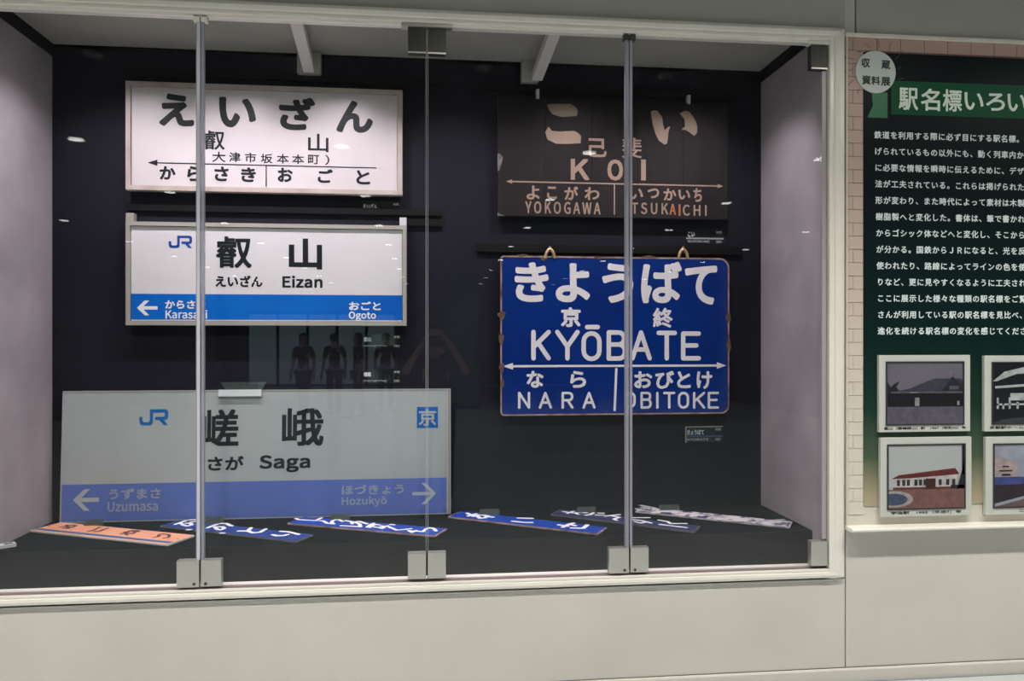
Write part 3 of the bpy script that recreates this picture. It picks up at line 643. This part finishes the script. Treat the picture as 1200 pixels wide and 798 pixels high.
# ================================================================== captions
ci = 0
where = ('in front of the orange plate, by the left wall', 'below the Saga sign at the left door joint', 'below the word Hozukyō of the Saga sign',
         'behind the royal blue plate', 'behind the dull navy plate, left of the door joint', 'behind the weathered white plate')
for (x0, y0, x1, y1), wh in zip(((99,603.5,122,613),(241,601,263.5,610),(387,597,410.5,606),(562,590.5,585,600),(676,588.5,698,598),(772,586.5,795.5,596)), where):
    zt = PZ
    Pq = Plane((0, .50 if x0 > 500 else .475, PZ), (1, 0, 0), (0, .35, 1))
    a0, b0, a1, b1 = rect(Pq, x0, y0, x1, y1); hgt = max(.040, b1-b0)
    c = Pq.w((a0+a1)/2, 0)
    t = thing('caption_holder', 'small clear acrylic caption holder standing ' + wh, 'caption holder', (c.x, c.y, PZ), 'clear caption holders on the platform')
    MB().slab(Pq, [(a0, .002), (a1, .002), (a1, hgt), (a0, hgt)], 0, .002).build('front_sheet', M_acry, t)
    cd = MB().slab(Pq, [(a0+.004, hgt*.35), (a1-.012, hgt*.35), (a1-.012, hgt-.003), (a0+.004, hgt-.003)], -.0015, -.0004).build('card', M_cardgrey, t)
    MB().box(a0, a1, c.y-.001, c.y+.035, PZ, PZ+.0018).build('foot', M_acry, t)
# clear caption plates with fine print on the back wall
def caption(label, box, name, sub, rim=False, rule=None):
    P = wallplane(YBK-.006); a0, b0, a1, b1 = rect(P, *box)
    t = thing('caption_plate', label, 'caption', ((a0+a1)/2, YBK-.003, b0))
    MB().slab(P, rp((a0, b0, a1, b1)), -.006, 0).build('plate', M_capdk, t)
    h = b1-b0; w = a1-a0
    mb = MB(); text(mb, P, name, (a0+.05*w, b0+.48*h, a0+(.05+.09*len(name))*w, b0+.80*h), .0008, .0010, pixels=False); mb.build('name_line', M_captxt, t)['kind'] = 'stuff'
    mb = MB(); text(mb, P, sub, (a0+.05*w, b0+.12*h, a0+.62*w, b0+.27*h), .0008, pixels=False)
    text(mb, P, '京都府', (a0+.80*w, b0+.10*h, a0+.94*w, b0+.27*h), .0008, pixels=False); text(mb, P, '寄贈', (a0+.80*w, b0+.72*h, a0+.94*w, b0+.88*h), .0008, pixels=False)
    mb.build('small_print', M_captxt, t)['kind'] = 'stuff'
    if rule: MB().flat(P, rp((a0, b0+.34*h, a1, b0+.44*h)), .0008).build('rule', rule, t)
    if rim:
        mb = MB(); mb.slab(P, rp((a0, b1-.005, a1, b1)), 0, .002); mb.slab(P, rp((a0, b0, a0+.006, b1)), 0, .002); mb.build('rim', M_caprim, t)
caption('dark caption plate with blue rule under the old white enamel sign', (423, 236, 470, 254), 'えいざん', 'EIZAN STATION NAME SIGN', rule=M_capline)
caption('dark caption plate, upper of two, right below the white and blue sign', (424, 392, 471, 409), '叡山', 'station sign of Eizan')
caption('dark caption plate, lower of two, just above the Saga sign', (424, 433, 471, 450), '嵯峨', 'station sign of Saga')
caption('faint caption plate under the dark wooden board at right', (804, 269, 848, 287), 'こい', 'KOI STATION NAME', rim=False, rule=M_caprim)
caption('caption plate with grey rim below the blue enamel sign', (803, 500, 847, 519), 'きょうばて', 'KYOBATE', rim=True, rule=M_capline)
# white holder on top of the Saga sign
P, top = SAGA
a0 = P.px(256.8, 460)[0]; a1 = P.px(307, 460)[0]; b0 = P.px(280, 464.8)[1]; b1 = P.px(280, 457)[1]
c = P.w((a0+a1)/2, b0)
t = thing('caption_holder', 'white clip holder with dark angled acrylic flap on top edge of the Saga sign', 'caption holder', tuple(c))
MB().slab(P, rp((a0, b0, a1, b1)), .003, .014).build('clip', mat('clip_white', (.62,.68,.68), .3), t)
MB().slab(P, [(a0+.03, b1), (a1+.005, b1), (a1+.022, b1+.036), (a0+.006, b1+.036)], .003, .005).build('flap', M_acry, t)
# small white box by the left wall
t = thing('thermo_hygrometer', 'small flat white instrument with dark window lying by the left wall', 'instrument', (-1.72, .21, PZ))
a = [GP.px(*p) for p in ((-14, 640.5), (8, 634), (20, 634), (20, 636.5), (2, 643.5), (-10, 643.5))]
Pp = Plane((0, 0, PZ), (1, 0, 0), (0, 1, 0))
c0 = Vector(GP.px(3, 639)); e = Vector((.80, .60)); n_ = Vector((-.60, .80))
def pt(u, v): q = c0+e*u+n_*v; return (q.x, q.y)
MB().slab(Pp, [pt(-.055,-.022), pt(.045,-.022), pt(.045,.022), pt(-.055,.022)], .001, .014).build('body', M_bkt, t)
MB().slab(Pp, [pt(.005,-.010), pt(.035,-.010), pt(.035,.012), pt(.005,.012)], .0141, .0146).build('window', M_black, t)

# ================================================================== INFORMATION BOARD at right
BX0, BX1, BZ0, BZ1 = 1.806, 4.30, .680, 2.842
YP = -.010
t = thing('information_board', 'dark green information board with brick-print border and white Japanese text, right of showcase', 'notice board', (3.0, -.005, BZ0))
PBd = wallplane(YP); PBr = wallplane(-.004)
MB().box(BX0, BX1, -.004, -.0002, BZ0-.01, BZ1+.002).build('backing', M_board, t)
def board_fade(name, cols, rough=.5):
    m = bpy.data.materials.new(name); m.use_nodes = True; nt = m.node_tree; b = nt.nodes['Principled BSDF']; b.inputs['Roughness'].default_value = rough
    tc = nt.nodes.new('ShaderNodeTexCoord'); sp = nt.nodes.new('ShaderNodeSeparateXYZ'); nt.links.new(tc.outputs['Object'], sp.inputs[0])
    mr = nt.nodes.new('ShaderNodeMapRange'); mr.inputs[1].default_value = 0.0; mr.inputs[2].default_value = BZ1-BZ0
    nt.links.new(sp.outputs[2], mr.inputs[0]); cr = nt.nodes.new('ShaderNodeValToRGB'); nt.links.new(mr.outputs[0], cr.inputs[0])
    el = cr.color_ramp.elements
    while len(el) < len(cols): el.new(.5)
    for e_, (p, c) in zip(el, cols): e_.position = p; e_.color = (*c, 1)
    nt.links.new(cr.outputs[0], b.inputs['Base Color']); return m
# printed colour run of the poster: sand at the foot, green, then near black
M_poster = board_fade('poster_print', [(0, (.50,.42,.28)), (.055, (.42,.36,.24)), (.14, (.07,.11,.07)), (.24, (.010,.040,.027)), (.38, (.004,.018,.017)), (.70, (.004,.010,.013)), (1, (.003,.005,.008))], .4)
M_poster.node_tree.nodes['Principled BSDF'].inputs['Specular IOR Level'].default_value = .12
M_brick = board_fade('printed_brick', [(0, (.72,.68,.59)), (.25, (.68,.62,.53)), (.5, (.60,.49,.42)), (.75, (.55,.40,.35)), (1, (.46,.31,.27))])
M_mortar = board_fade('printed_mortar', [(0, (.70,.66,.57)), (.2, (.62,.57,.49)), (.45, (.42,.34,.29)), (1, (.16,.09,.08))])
px0 = (PBd.px(1009, 61)[0]+PBd.px(1015, 593)[0])/2; pz1 = PBd.px(1060, 63.5)[1]; pz0 = PBd.px(1015, 593.5)[1]
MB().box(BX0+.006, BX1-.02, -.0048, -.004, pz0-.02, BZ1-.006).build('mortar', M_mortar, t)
bw, bh = .1115, .0585
zc = PBd.px(1030, 60.2)[1]; z = zc - bh*0; rown = 0; nb = 0
xref = PBd.px(1000.3, 60)[0]
ztop = BZ1-.006
rows = [(zc, ztop)]; zz = zc
while zz-bh > pz0-.05: rows.append((zz-bh, zz)); zz -= bh
for ri_, (z0, z1) in enumerate(rows):
    off = xref + (0 if ri_ % 2 == 0 else bw/2)
    xa = off - bw*2
    while xa < BX1:
        a, b = max(xa, BX0+.008), min(xa+bw, BX1-.02); xa += bw
        if b-a < .012: continue
        if ri_ > 0 and a > px0+.004: continue
        if ri_ > 0: b = min(b, px0+.02)
        if z1 < pz0: continue
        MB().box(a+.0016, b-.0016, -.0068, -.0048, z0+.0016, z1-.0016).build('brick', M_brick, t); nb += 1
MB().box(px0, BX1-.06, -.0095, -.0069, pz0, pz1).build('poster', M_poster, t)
bd = MB().box(BX0-.010, BX1+.01, -.024, 0, BZ1-.006, BZ1+.006).build('top_trim', M_trim, t)
mb = MB(); mb.add([(x, y, z) for x in (BX0-.004, BX1+.01) for y, z in ((0,BZ0-.012),(-.058,BZ0-.012),(-.066,BZ0-.007),(-.066,BZ0-.001),(-.058,BZ0+.003),(0,BZ0+.006))],
    [(i, i+1, i+7, i+6) for i in range(5)] + [(0,6,11,5),(5,4,3,2,1,0),(6,7,8,9,10,11)]); mb.build('bottom_ledge', M_trim, t)
MB().box(BX0-.001, BX0+.005, -.012, 0, BZ0, BZ1).build('side_trim', M_board, t)
Pt = wallplane(-.0097)
M_green = mat('printed_green', (.003,.14,.05), .4); M_green2 = mat('printed_band_green', (.004,.075,.033), .45, spec=.15)
M_ttl = mat('title_print', (.72,.82,.73), .5); M_body = mat('body_print', (.76,.86,.86), .5); M_badge = mat('badge_pale_grey', (.55,.62,.59), .5); M_badgetxt = mat('badge_print', (.02,.03,.03), .5)
bx0, bz1 = Pt.px(1044.5, 95); _, bz0 = Pt.px(1044.5, 134.5)
MB().flat(Pt, rp((bx0, bz0, BX1-.06, bz1)), .0005).build('title_band', M_green2, t)
MB().flat(Pt, [Pt.px(*p) for p in ((1021.5,109),(1040,109),(1040,139),(1016.5,138),(1023,124))], .0005).build('ribbon', M_green, t)
bc = Pt.px(1026, 85)
bdg = MB().slab(Pt, [(bc[0]+.0935*math.cos(PI*i/20), bc[1]+.0935*math.sin(PI*i/20)) for i in range(40)], 0, .002).build('badge', M_badge, t)
for ch, b in zip('収蔵資料展', ((1009,69,1019.3,80),(1032.3,71,1043,82),(1009.5,89,1020,100),(1020.6,90,1031,100.5),(1032,91,1043,101.5))): text(MB(), Pt, ch, b, .003, .0015).build('badge_letter', M_badgetxt, bdg)
mb = MB()
for a in range(0, 360, 24):
    if 225 < a < 330: continue
    q = math.radians(a+8); mb.stroke(Pt, [(bc[0]+.107*math.cos(q), bc[1]+.107*math.sin(q)), (bc[0]+(.122+.01*(a % 5))*math.cos(q+.1), bc[1]+(.122+.01*(a % 5))*math.sin(q+.1))], .0022, .0014, caps=False)
mb.build('burst_lines', mat('burst_print', (.09,.07,.065), .6), t)['kind'] = 'stuff'
mb = MB()
z0, z1 = Pt.px(1120, 131.5)[1], Pt.px(1120, 105.5)[1]
tx = Pt.px(1052, 115)[0]; tp = (Pt.px(1184, 125)[0]-tx)/5.18
for i, ch in enumerate('駅名標いろいろ'):
    sh = .10 if ch in 'いろ' else 0
    text(MB(), Pt, ch, (tx+i*tp+.004, z0+sh*.1, tx+i*tp+tp-.008, z1-sh*.1), .0012, .0022, pixels=False).build('title_letter', M_ttl, t)
LINES = ['鉄道を利用する際に必ず目にする駅名標。','げられているもの以外にも、動く列車内か','に必要な情報を瞬時に伝えるために、デザ','法が工夫されている。これらは掲げられた','形が変わり、また時代によって素材は木製',
 '樹脂製へと変化した。書体は、筆で書かれ','からゴシック体などへと変化し、そこから','が分かる。国鉄からＪＲになると、光を反','使われたり、路線によってラインの色を使','りなど、更に見やすくなるように工夫されて',
 'ここに展示した様々な種類の駅名標をご覧','さんが利用している駅の駅名標を見比べ、','進化を続ける駅名標の変化を感じてください']
zA = Pt.px(1110, 160.7)[1]; zB = Pt.px(1110, 388.0)[1]; cw = (Pt.px(1182, 160)[0]-Pt.px(1024.4, 160)[0])/17.0
SMALL = set('、。')
for i, ln in enumerate(LINES):
    x0 = Pt.px(1024.2 + i*.33, 157 + 19.2*i)[0]; zc_ = zA+(zB-zA)*i/12; e = cw*.92
    mb = MB()
    for j, ch in enumerate(ln):
        vs, fs = glyphs(ch, 2)
        ax, bz = x0+j*cw, zc_-e*.42
        for q_, (dx, dy) in enumerate(((-.0010, 0), (.0010, 0), (0, .0010), (0, -.0008))):
            mb.add([Pt.w(ax+v[0]*e+dx, bz+v[1]*e+dy, .0012+q_*8e-6) for v in vs], fs)
    mb.build('text_line', M_body, t)['kind'] = 'stuff'

# mounted photographs on the board
def photo(label, box, cap_, art, grp='framed station photographs on the board'):
    P = wallplane(-.012); a0, b0, a1, b1 = rect(P, *box)
    t = thing('mounted_photograph', label, 'photograph', ((a0+a1)/2, -.0095, b0), grp)
    MB().bbox(a0, a1, -.026, -.0096, b0, b1, .002).build('mount', mat('mount_card', (.57,.59,.54), .5), t)
    w, h = a1-a0, b1-b0
    ia = (a0+.085*w, b0+.105*h, a1-.085*w, b1-.10*h)
    Q = wallplane(-.0262)
    ring(MB(), Q, (ia[0]-.006, ia[1]-.006, ia[2]+.006, ia[3]+.006), ia, 0, .004).build('window_edge', mat('photo_edge', (.03,.03,.04), .5), t)
    W_, H_ = ia[2]-ia[0], ia[3]-ia[1]
    pr = MB().flat(Q, rp(ia), .0004).build('print', art[0], t)
    cnt = 0
    groups = {}
    for m, pts in art[1]: groups.setdefault(m.name, (m, []))[1].append(pts)
    for li, (m, pl) in enumerate(groups.values()):
        mb = MB()
        for pts in pl: mb.flat(Q, [(ia[0]+min(max(x, 0), 1)*W_, ia[1]+min(max(y, 0), 1)*H_) for x, y in pts], .0006+.0003*li)
        mb.build('picture_area', m, pr)
    mb = MB(); wc = min(.9, .055*len(cap_)); text(mb, Q, cap_, (a0+w*(.5-wc/2), b0+.030*h, a0+w*(.5+wc/2), b0+.068*h), .0005, .0004, pixels=False); mb.build('caption', M_ink, t)['kind'] = 'stuff'
def flatm(n, c): return mat('print_'+n, c, .4, noise=.35, nscale=38)
G = lambda v: (v, v, v*1.08)
def R_(x0, y0, x1, y1): return [(x0,y0),(x1,y0),(x1,y1),(x0,y1)]
sky1 = mat('print_sky_grey', (.145,.135,.17), .4, noise=.12, nscale=5)
art1 = (sky1, [(flatm('tree', (.02,.02,.03)), [(0,.28),(0,.70),(.05,.60),(.10,.66),(.17,.70),(.12,.60),(.16,.55),(.10,.50),(.10,.28)]),
  (flatm('roof', (.045,.048,.07)), [(.08,.52),(.30,.58),(.62,.74),(.97,.74),(1,.70),(1,.52)]), (flatm('eave', (.10,.10,.13)), R_(.05,.50,.98,.53)),
  (flatm('wall_dark', (.010,.010,.014)), R_(.02,.26,1,.50)),
  (flatm('gable', (.02,.022,.035)), [(.72,.54),(.86,.78),(1,.60),(1,.54)]), (flatm('gable_window', (.10,.10,.13)), R_(.82,.56,.94,.62)),
  (flatm('ground_grey', (.115,.105,.14)), R_(0,0,1,.28)),
  (flatm('pale_detail', (.28,.28,.31)), R_(.36,.29,.42,.43)), (flatm('pale_detail', (.3,.3,.3)), R_(.92,.30,.95,.37)), (flatm('pale_detail', (.3,.3,.3)), R_(.30,.505,.40,.52)), (flatm('pale_detail', (.3,.3,.3)), R_(.83,.78,.835,.86))])
sky2 = mat('print_sky_white', (.42,.44,.45), .4, noise=.08, nscale=4)
art2l = [(flatm('red_roof', (.12,.022,.022)), [(.04,.47),(.14,.53),(.88,.63),(.93,.55),(.93,.50)]), (flatm('white_wall', (.52,.50,.49)), [(.06,.33),(.06,.46),(.93,.53),(.93,.30)]),
  (flatm('brick_base', (.13,.035,.03)), R_(.06,.29,.93,.335)), (flatm('porch', (.055,.02,.015)), R_(.49,.30,.62,.47)),
  (flatm('bush', (.012,.018,.02)), [(.90,.28),(.93,.42),(.97,.60),(1,.78),(1,.28)]), (flatm('bush', (0,0,0)), R_(.82,.28,1,.36)), (flatm('bush', (0,0,0)), [(.97,.55),(.97,1),(1,1),(1,.5)]),
  (flatm('red_ground', (.20,.095,.09)), R_(0,0,1,.30)), (flatm('island_rim', (.38,.35,.34)), arc(.08,.15,.24,.13,0,360,20)), (flatm('island_blue', (.06,.08,.15)), arc(.06,.145,.19,.095,0,360,20))]
for x in (.11,.18,.24,.34,.40,.46,.66,.76,.84): art2l.insert(4, (flatm('window_dark', (.03,.03,.045)), R_(x,.36,x+.04,.455)))
art3 = (flatm('night', (.008,.012,.018)), [(flatm('white_canopy', (.48,.50,.52)), [(.0,.70),(.15,.86),(.45,.95),(1,.98),(1,.86),(.3,.82),(.05,.70)]), (flatm('white_canopy', (0,0,0)), [(.03,.62),(1,.70),(1,.66),(.03,.58)]),
   (flatm('white_canopy', (0,0,0)), R_(.22,.38,.62,.50)), (flatm('white_canopy', (0,0,0)), R_(.05,.30,.6,.33)), (flatm('platform_dark', (.05,.055,.07)), [(0,0),(1,0),(1,.2),(.1,.06)])] + [(flatm('white_canopy', (0,0,0)), R_(x, .24, x+.025, .38+.05*math.sin(x*40))) for x in (.05,.12,.2,.3,.42,.55,.7,.85)])
art4 = (mat('print_sky_cloud', (.32,.35,.43), .4, noise=.3, nscale=9), [(flatm('cream_wall', (.42,.34,.35)), [(0,.42),(0,.84),(.28,.72),(.30,.40)]), (flatm('blue_wall', (.05,.07,.25)), R_(0,.28,.6,.48)), (flatm('shop_dark', (.03,.018,.03)), [(0,.05),(0,.35),(1,.38),(1,.2),(.4,.18)]),
   (flatm('rail_ground', (.14,.10,.10)), [(0,0),(.6,.2),(1,.2),(1,0)]), (flatm('sign_mark', (.03,.02,.03)), R_(.10,.64,.18,.66)), (flatm('sign_mark', (0,0,0)), R_(.06,.57,.22,.59)), (flatm('sign_mark', (0,0,0)), R_(.09,.50,.2,.53)), (flatm('sign_mark', (0,0,0)), R_(.42,.1,.45,.8))])
photo('framed grey photograph of a low gabled station building, upper left of board', (1028,416.5,1134.5,506), '嵐山（南嵯峨山）駅　1967（昭和42）年', art1)
photo('framed colour photograph of a white station with dark red roof, lower left of board', (1029.5,512.5,1136,604.5), '宇治駅　1995（平成7）年', (sky2, art2l))
photo('framed black and white photograph of a platform canopy, cut by right picture edge, upper', (1151,417,1262,505), '京都駅ホーム　1955（昭和30）年', art3)
photo('framed colour photograph of a cream and blue building, cut by right picture edge, lower', (1152.5,511.5,1266,602), '二条駅ホーム', art4)

# ================================================================== hall fittings behind the viewer, seen in the glass
for x in ROWS_X:
    for y in ROWS_Y:
        t = thing('ceiling_downlight', 'round recessed downlight in the dark hall ceiling', 'ceiling light', (x, y, HALL_Z-.004), 'round downlights in the hall ceiling')
        MB().disc((x, y), .062, HALL_Z-.006, HALL_Z, 16).build('lens', M_led, t)
        mb = MB()
        for q in range(16):
            a, b = 2*PI*q/16, 2*PI*(q+1)/16
            mb.add([(x+r0*math.cos(k_), y+r0*math.sin(k_), HALL_Z-.008) for r0, k_ in ((.062,a),(.062,b),(.078,b),(.078,a))], [(3,2,1,0)])
        mb.build('ring', M_trim, t)
for x in NEAR_X:
    t = thing('ceiling_downlight', 'black cylinder downlight on the hall ceiling close to the showcase wall', 'ceiling light', (x, NEAR_Y, HALL_Z-.1), 'cylinder downlights near the showcase wall')
    MB().disc((x, NEAR_Y), .060, HALL_Z-.012, HALL_Z-.004, 16).build('lens', M_led, t)
    mb = MB()
    for q in range(16):
        a, b = 2*PI*q/16, 2*PI*(q+1)/16
        A = [(x+r0*math.cos(k_), NEAR_Y+r0*math.sin(k_), z_) for r0 in (.064, .068) for z_ in (HALL_Z-.10, HALL_Z) for k_ in (a, b)]
        mb.add(A, [(0,1,3,2),(5,4,6,7),(1,0,4,5)])
    mb.build('housing', M_black, t)
t = thing('green_banner', 'tall green standing display panel far back in the hall', 'panel', (.62, -13.5, 0))
MB().bbox(.25, 1.0, -13.56, -13.5, .03, 3.0, .01).build('panel', mat('banner_green', (.015,.19,.05), .6, emit=None), t)
MB().box(.20, 1.05, -13.7, -13.36, 0, .03).build('foot', M_black, t)

# glazed entrance far back in the hall: frames and daylight panes
t = thing('glazed_entrance', 'wide glazed entrance with pale daylight panes at the far end of the hall', 'entrance', (-3.6, YB+.02, 0))
M_day = mat('daylight_pane', (.1,.1,.1), .3, emit=(.62,.86,.90), estr=.55)
for i in range(5):
    x0 = -6.0+i*.95
    MB().box(x0+.05, x0+.90, YB+.002, YB+.012, .08, 2.35).build('pane', M_day, t)
    MB().box(x0-.03, x0+.05, YB, YB+.05, 0, 2.45).build('mullion', M_black, t)
MB().box(-6.03, -1.2, YB, YB+.05, 2.35, 2.45).build('head_rail', M_black, t)

M_skin = mat('skin', (.50,.32,.24), .5); M_hair = mat('black_hair', (.012,.010,.009), .5)
def skin_mesh(pts, edges, root, name, m, parent, sub=1):
    me = bpy.data.meshes.new(name); me.from_pydata([p[:3] for p in pts], edges, [])
    o = bpy.data.objects.new(name, me); COL.objects.link(o)
    md = o.modifiers.new('s', 'SKIN'); md.use_smooth_shade = True
    for i, p in enumerate(pts):
        d = me.skin_vertices[0].data[i]; d.radius = (p[3], p[4] if len(p) > 4 else p[3]); d.use_root = i == root
    sb = o.modifiers.new('u', 'SUBSURF'); sb.levels = sub; sb.render_levels = sub
    bpy.context.view_layer.update()
    dg = bpy.context.evaluated_depsgraph_get(); nm = bpy.data.meshes.new_from_object(o.evaluated_get(dg))
    nm.materials.clear(); nm.materials.append(m)
    o2 = bpy.data.objects.new(name, nm); COL.objects.link(o2); bpy.data.objects.remove(o); o2.parent = parent; ORG[o2] = Vector(); return o2
def person(label, loc, rz, arms, shirt, trousers, group=None, stride=.0, long_hair=False):
    """arms: for each side (elbow, wrist) offsets in metres; figure faces +y, 1.63 m tall"""
    t = thing('person', label, 'person', loc, group); t.rotation_euler = (0, 0, rz)
    V = [(0,0,.90,.125,.09),(0,0,1.05,.112,.085),(0,.005,1.24,.135,.09),(0,0,1.36,.10,.07),(0,.005,1.41,.052),(0,.015,1.455,.05),(0,.025,1.50,.068,.078),(0,.022,1.555,.080,.092),(0,.012,1.61,.055,.065)]
    E = [(i, i+1) for i in range(8)]
    arm_pts = []
    for s_i, sx in enumerate((-1, 1)):
        el, wr = arms[s_i]; b = len(V)
        sh = Vector((sx*.165, 0, 1.35)); el = Vector(el); wr = Vector(wr); d = (wr-el).normalized()
        V += [(*sh, .052), (*(sh.lerp(el, .5)), .044), (*el, .036), (*(el.lerp(wr, .5)), .032), (*wr, .023), (*(wr+d*.045), .030, .018)]
        E += [(3, b), (b, b+1), (b+1, b+2), (b+2, b+3), (b+3, b+4), (b+4, b+5)]
        side = d.cross(Vector((0, 0, 1))); side = side.normalized() if side.length > .1 else Vector((1, 0, 0)); up = side.cross(d).normalized()
        palm = wr+d*.05
        for f in range(4):                       # four unequal, slightly curled fingers
            n = len(V); L = (.060, .070, .066, .052)[f]; o_ = side*(.024-.016*f)
            V += [(*(palm+o_+d*.03), .0085), (*(palm+o_+d*(.03+L*.55)-up*.006), .0078), (*(palm+o_+d*(.03+L)-up*.022), .0068)]
            E += [(b+5, n), (n, n+1), (n+1, n+2)]
        n = len(V); V += [(*(wr+d*.035+side*.030), .010), (*(wr+d*.065+side*.048-up*.008), .009)]; E += [(b+5, n), (n, n+1)]
        arm_pts.append((sh, el, wr))
    legs = []
    for sx in (-1, 1):
        b = len(V); f = stride*sx
        hip, kn, an = Vector((sx*.09, 0, .84)), Vector((sx*.095, f*.5+.015, .46)), Vector((sx*.095, f, .075))
        V += [(*hip, .082), (*(hip.lerp(kn, .5)), .070), (*kn, .052), (*(kn.lerp(an, .4)), .050), (*an, .034), (sx*.10, f+.07, .035, .036, .025), (sx*.105, f+.15, .028, .034, .02)]
        E += [(0, b)] + [(b+i, b+i+1) for i in range(6)]; legs.append((hip, kn, an))
    body = skin_mesh(V, E, 0, 'body', M_skin, t)
    T = [(0,0,.86,.142,.105),(0,0,1.05,.128,.10),(0,.005,1.24,.15,.105),(0,0,1.36,.112,.082),(0,.003,1.395,.066,.062)]; Et = [(0,1),(1,2),(2,3),(3,4)]
    for sh, el, wr in arm_pts:
        b = len(T); T += [(*sh, .064), (*(sh.lerp(el, .5)), .056), (*(sh.lerp(el, .85)), .052)]; Et += [(3, b), (b, b+1), (b+1, b+2)]
    skin_mesh(T, Et, 0, 'shirt', shirt, t)
    T = [(0,0,.90,.135,.10)]; Et = []
    for hip, kn, an in legs:
        b = len(T); T += [(*hip, .092), (*(hip.lerp(kn, .5)), .080), (*kn, .064), (*(kn.lerp(an, .5)), .062), (*(kn.lerp(an, .93)), .056)]; Et += [(0, b)] + [(b+i, b+i+1) for i in range(4)]
    skin_mesh(T, Et, 0, 'trousers', trousers, t)
    for sx in (-1, 1):
        f = stride*sx; skin_mesh([(sx*.095, f-.04, .04, .042, .035), (sx*.10, f+.06, .04, .046, .034), (sx*.105, f+.17, .034, .040, .024)], [(0,1),(1,2)], 0, 'shoe', M_black, t)
    bm = bmesh.new(); bmesh.ops.create_uvsphere(bm, u_segments=20, v_segments=14, radius=1)
    for v in list(bm.verts):
        if v.co.y > .35 and v.co.z < .45: bm.verts.remove(v)
    for v in bm.verts:
        x, y, z = v.co; dn = 1.0 if z > -.1 else (2.4 if long_hair else 1.1)
        v.co = Vector((x*.094, y*.108+.004, 1.568+z*.086*dn))
    hm = MB().frombm(bm); me = bpy.data.meshes.new('hair'); me.from_pydata([tuple(v) for v in hm.v], [], hm.f); me.materials.append(M_hair); me.shade_smooth()
    o = bpy.data.objects.new('hair', me); COL.objects.link(o); o.parent = t
    fm = MB()                                     # eyes, brows, mouth, nose, ears
    def feature(nm, c, sz, m):
        bm = bmesh.new(); bmesh.ops.create_uvsphere(bm, u_segments=10, v_segments=6, radius=1)
        for v in bm.verts: v.co = Vector((c[0]+v.co.x*sz[0], c[1]+v.co.y*sz[1], c[2]+v.co.z*sz[2]))
        q = MB().frombm(bm); me = bpy.data.meshes.new(nm); me.from_pydata([tuple(v) for v in q.v], [], q.f); me.materials.append(m); me.shade_smooth()
        o = bpy.data.objects.new(nm, me); COL.objects.link(o); o.parent = t
    for sx in (-1, 1):
        feature('eye', (sx*.030, .098, 1.535), (.012, .008, .006), M_hair); feature('ear', (sx*.082, .02, 1.525), (.008, .018, .028), M_skin)
    feature('nose', (0, .108, 1.512), (.011, .016, .020), M_skin); feature('mouth', (0, .098, 1.480), (.022, .008, .006), mat('lips', (.36,.13,.11), .5))
    return t
M_shirt = mat('dark_brown_shirt', (.035,.025,.022), .8); M_trs = mat('dark_trousers', (.015,.016,.02), .8)
lowered = (((-.23, -.02, 1.08), (-.25, .05, .84)), ((.23, -.02, 1.08), (.25, .05, .84)))
person('person in dark shirt with both arms raised, holding a black camera', (0.02, -3.40, 0), -PSI*0, (((-.27, .06, 1.22), (-.135, .165, 1.44)), ((.27, .08, 1.22), (.135, .165, 1.44))), M_shirt, M_trs, long_hair=True)
t = thing('camera_body', 'black camera held up by the person facing the showcase', 'camera', (0.0, -3.195, 1.44))
MB().bbox(-.068, .068, -3.205, -3.165, 1.445, 1.545, .008).build('body', M_black, t)
for i, (x, y, rz, mt) in enumerate(((-2.55, -12.0, .4, (.02,.02,.03)), (-2.0, -12.4, 2.6, (.03,.05,.06)), (-1.45, -11.6, 1.2, (.015,.015,.02)), (-1.0, -12.8, -.5, (.05,.04,.04)))):
    person(('person in black top walking far back in the hall', 'person in grey green top far back in the hall', 'person in dark navy top far back in the hall', 'person in brown top standing farthest back')[i],
        (x, y, 0), rz, lowered, mat('top_cloth_%s' % 'abcd'[i], mt, .8), M_trs, stride=(.12, .0, .15, .05)[i], long_hair=i % 2 == 0)
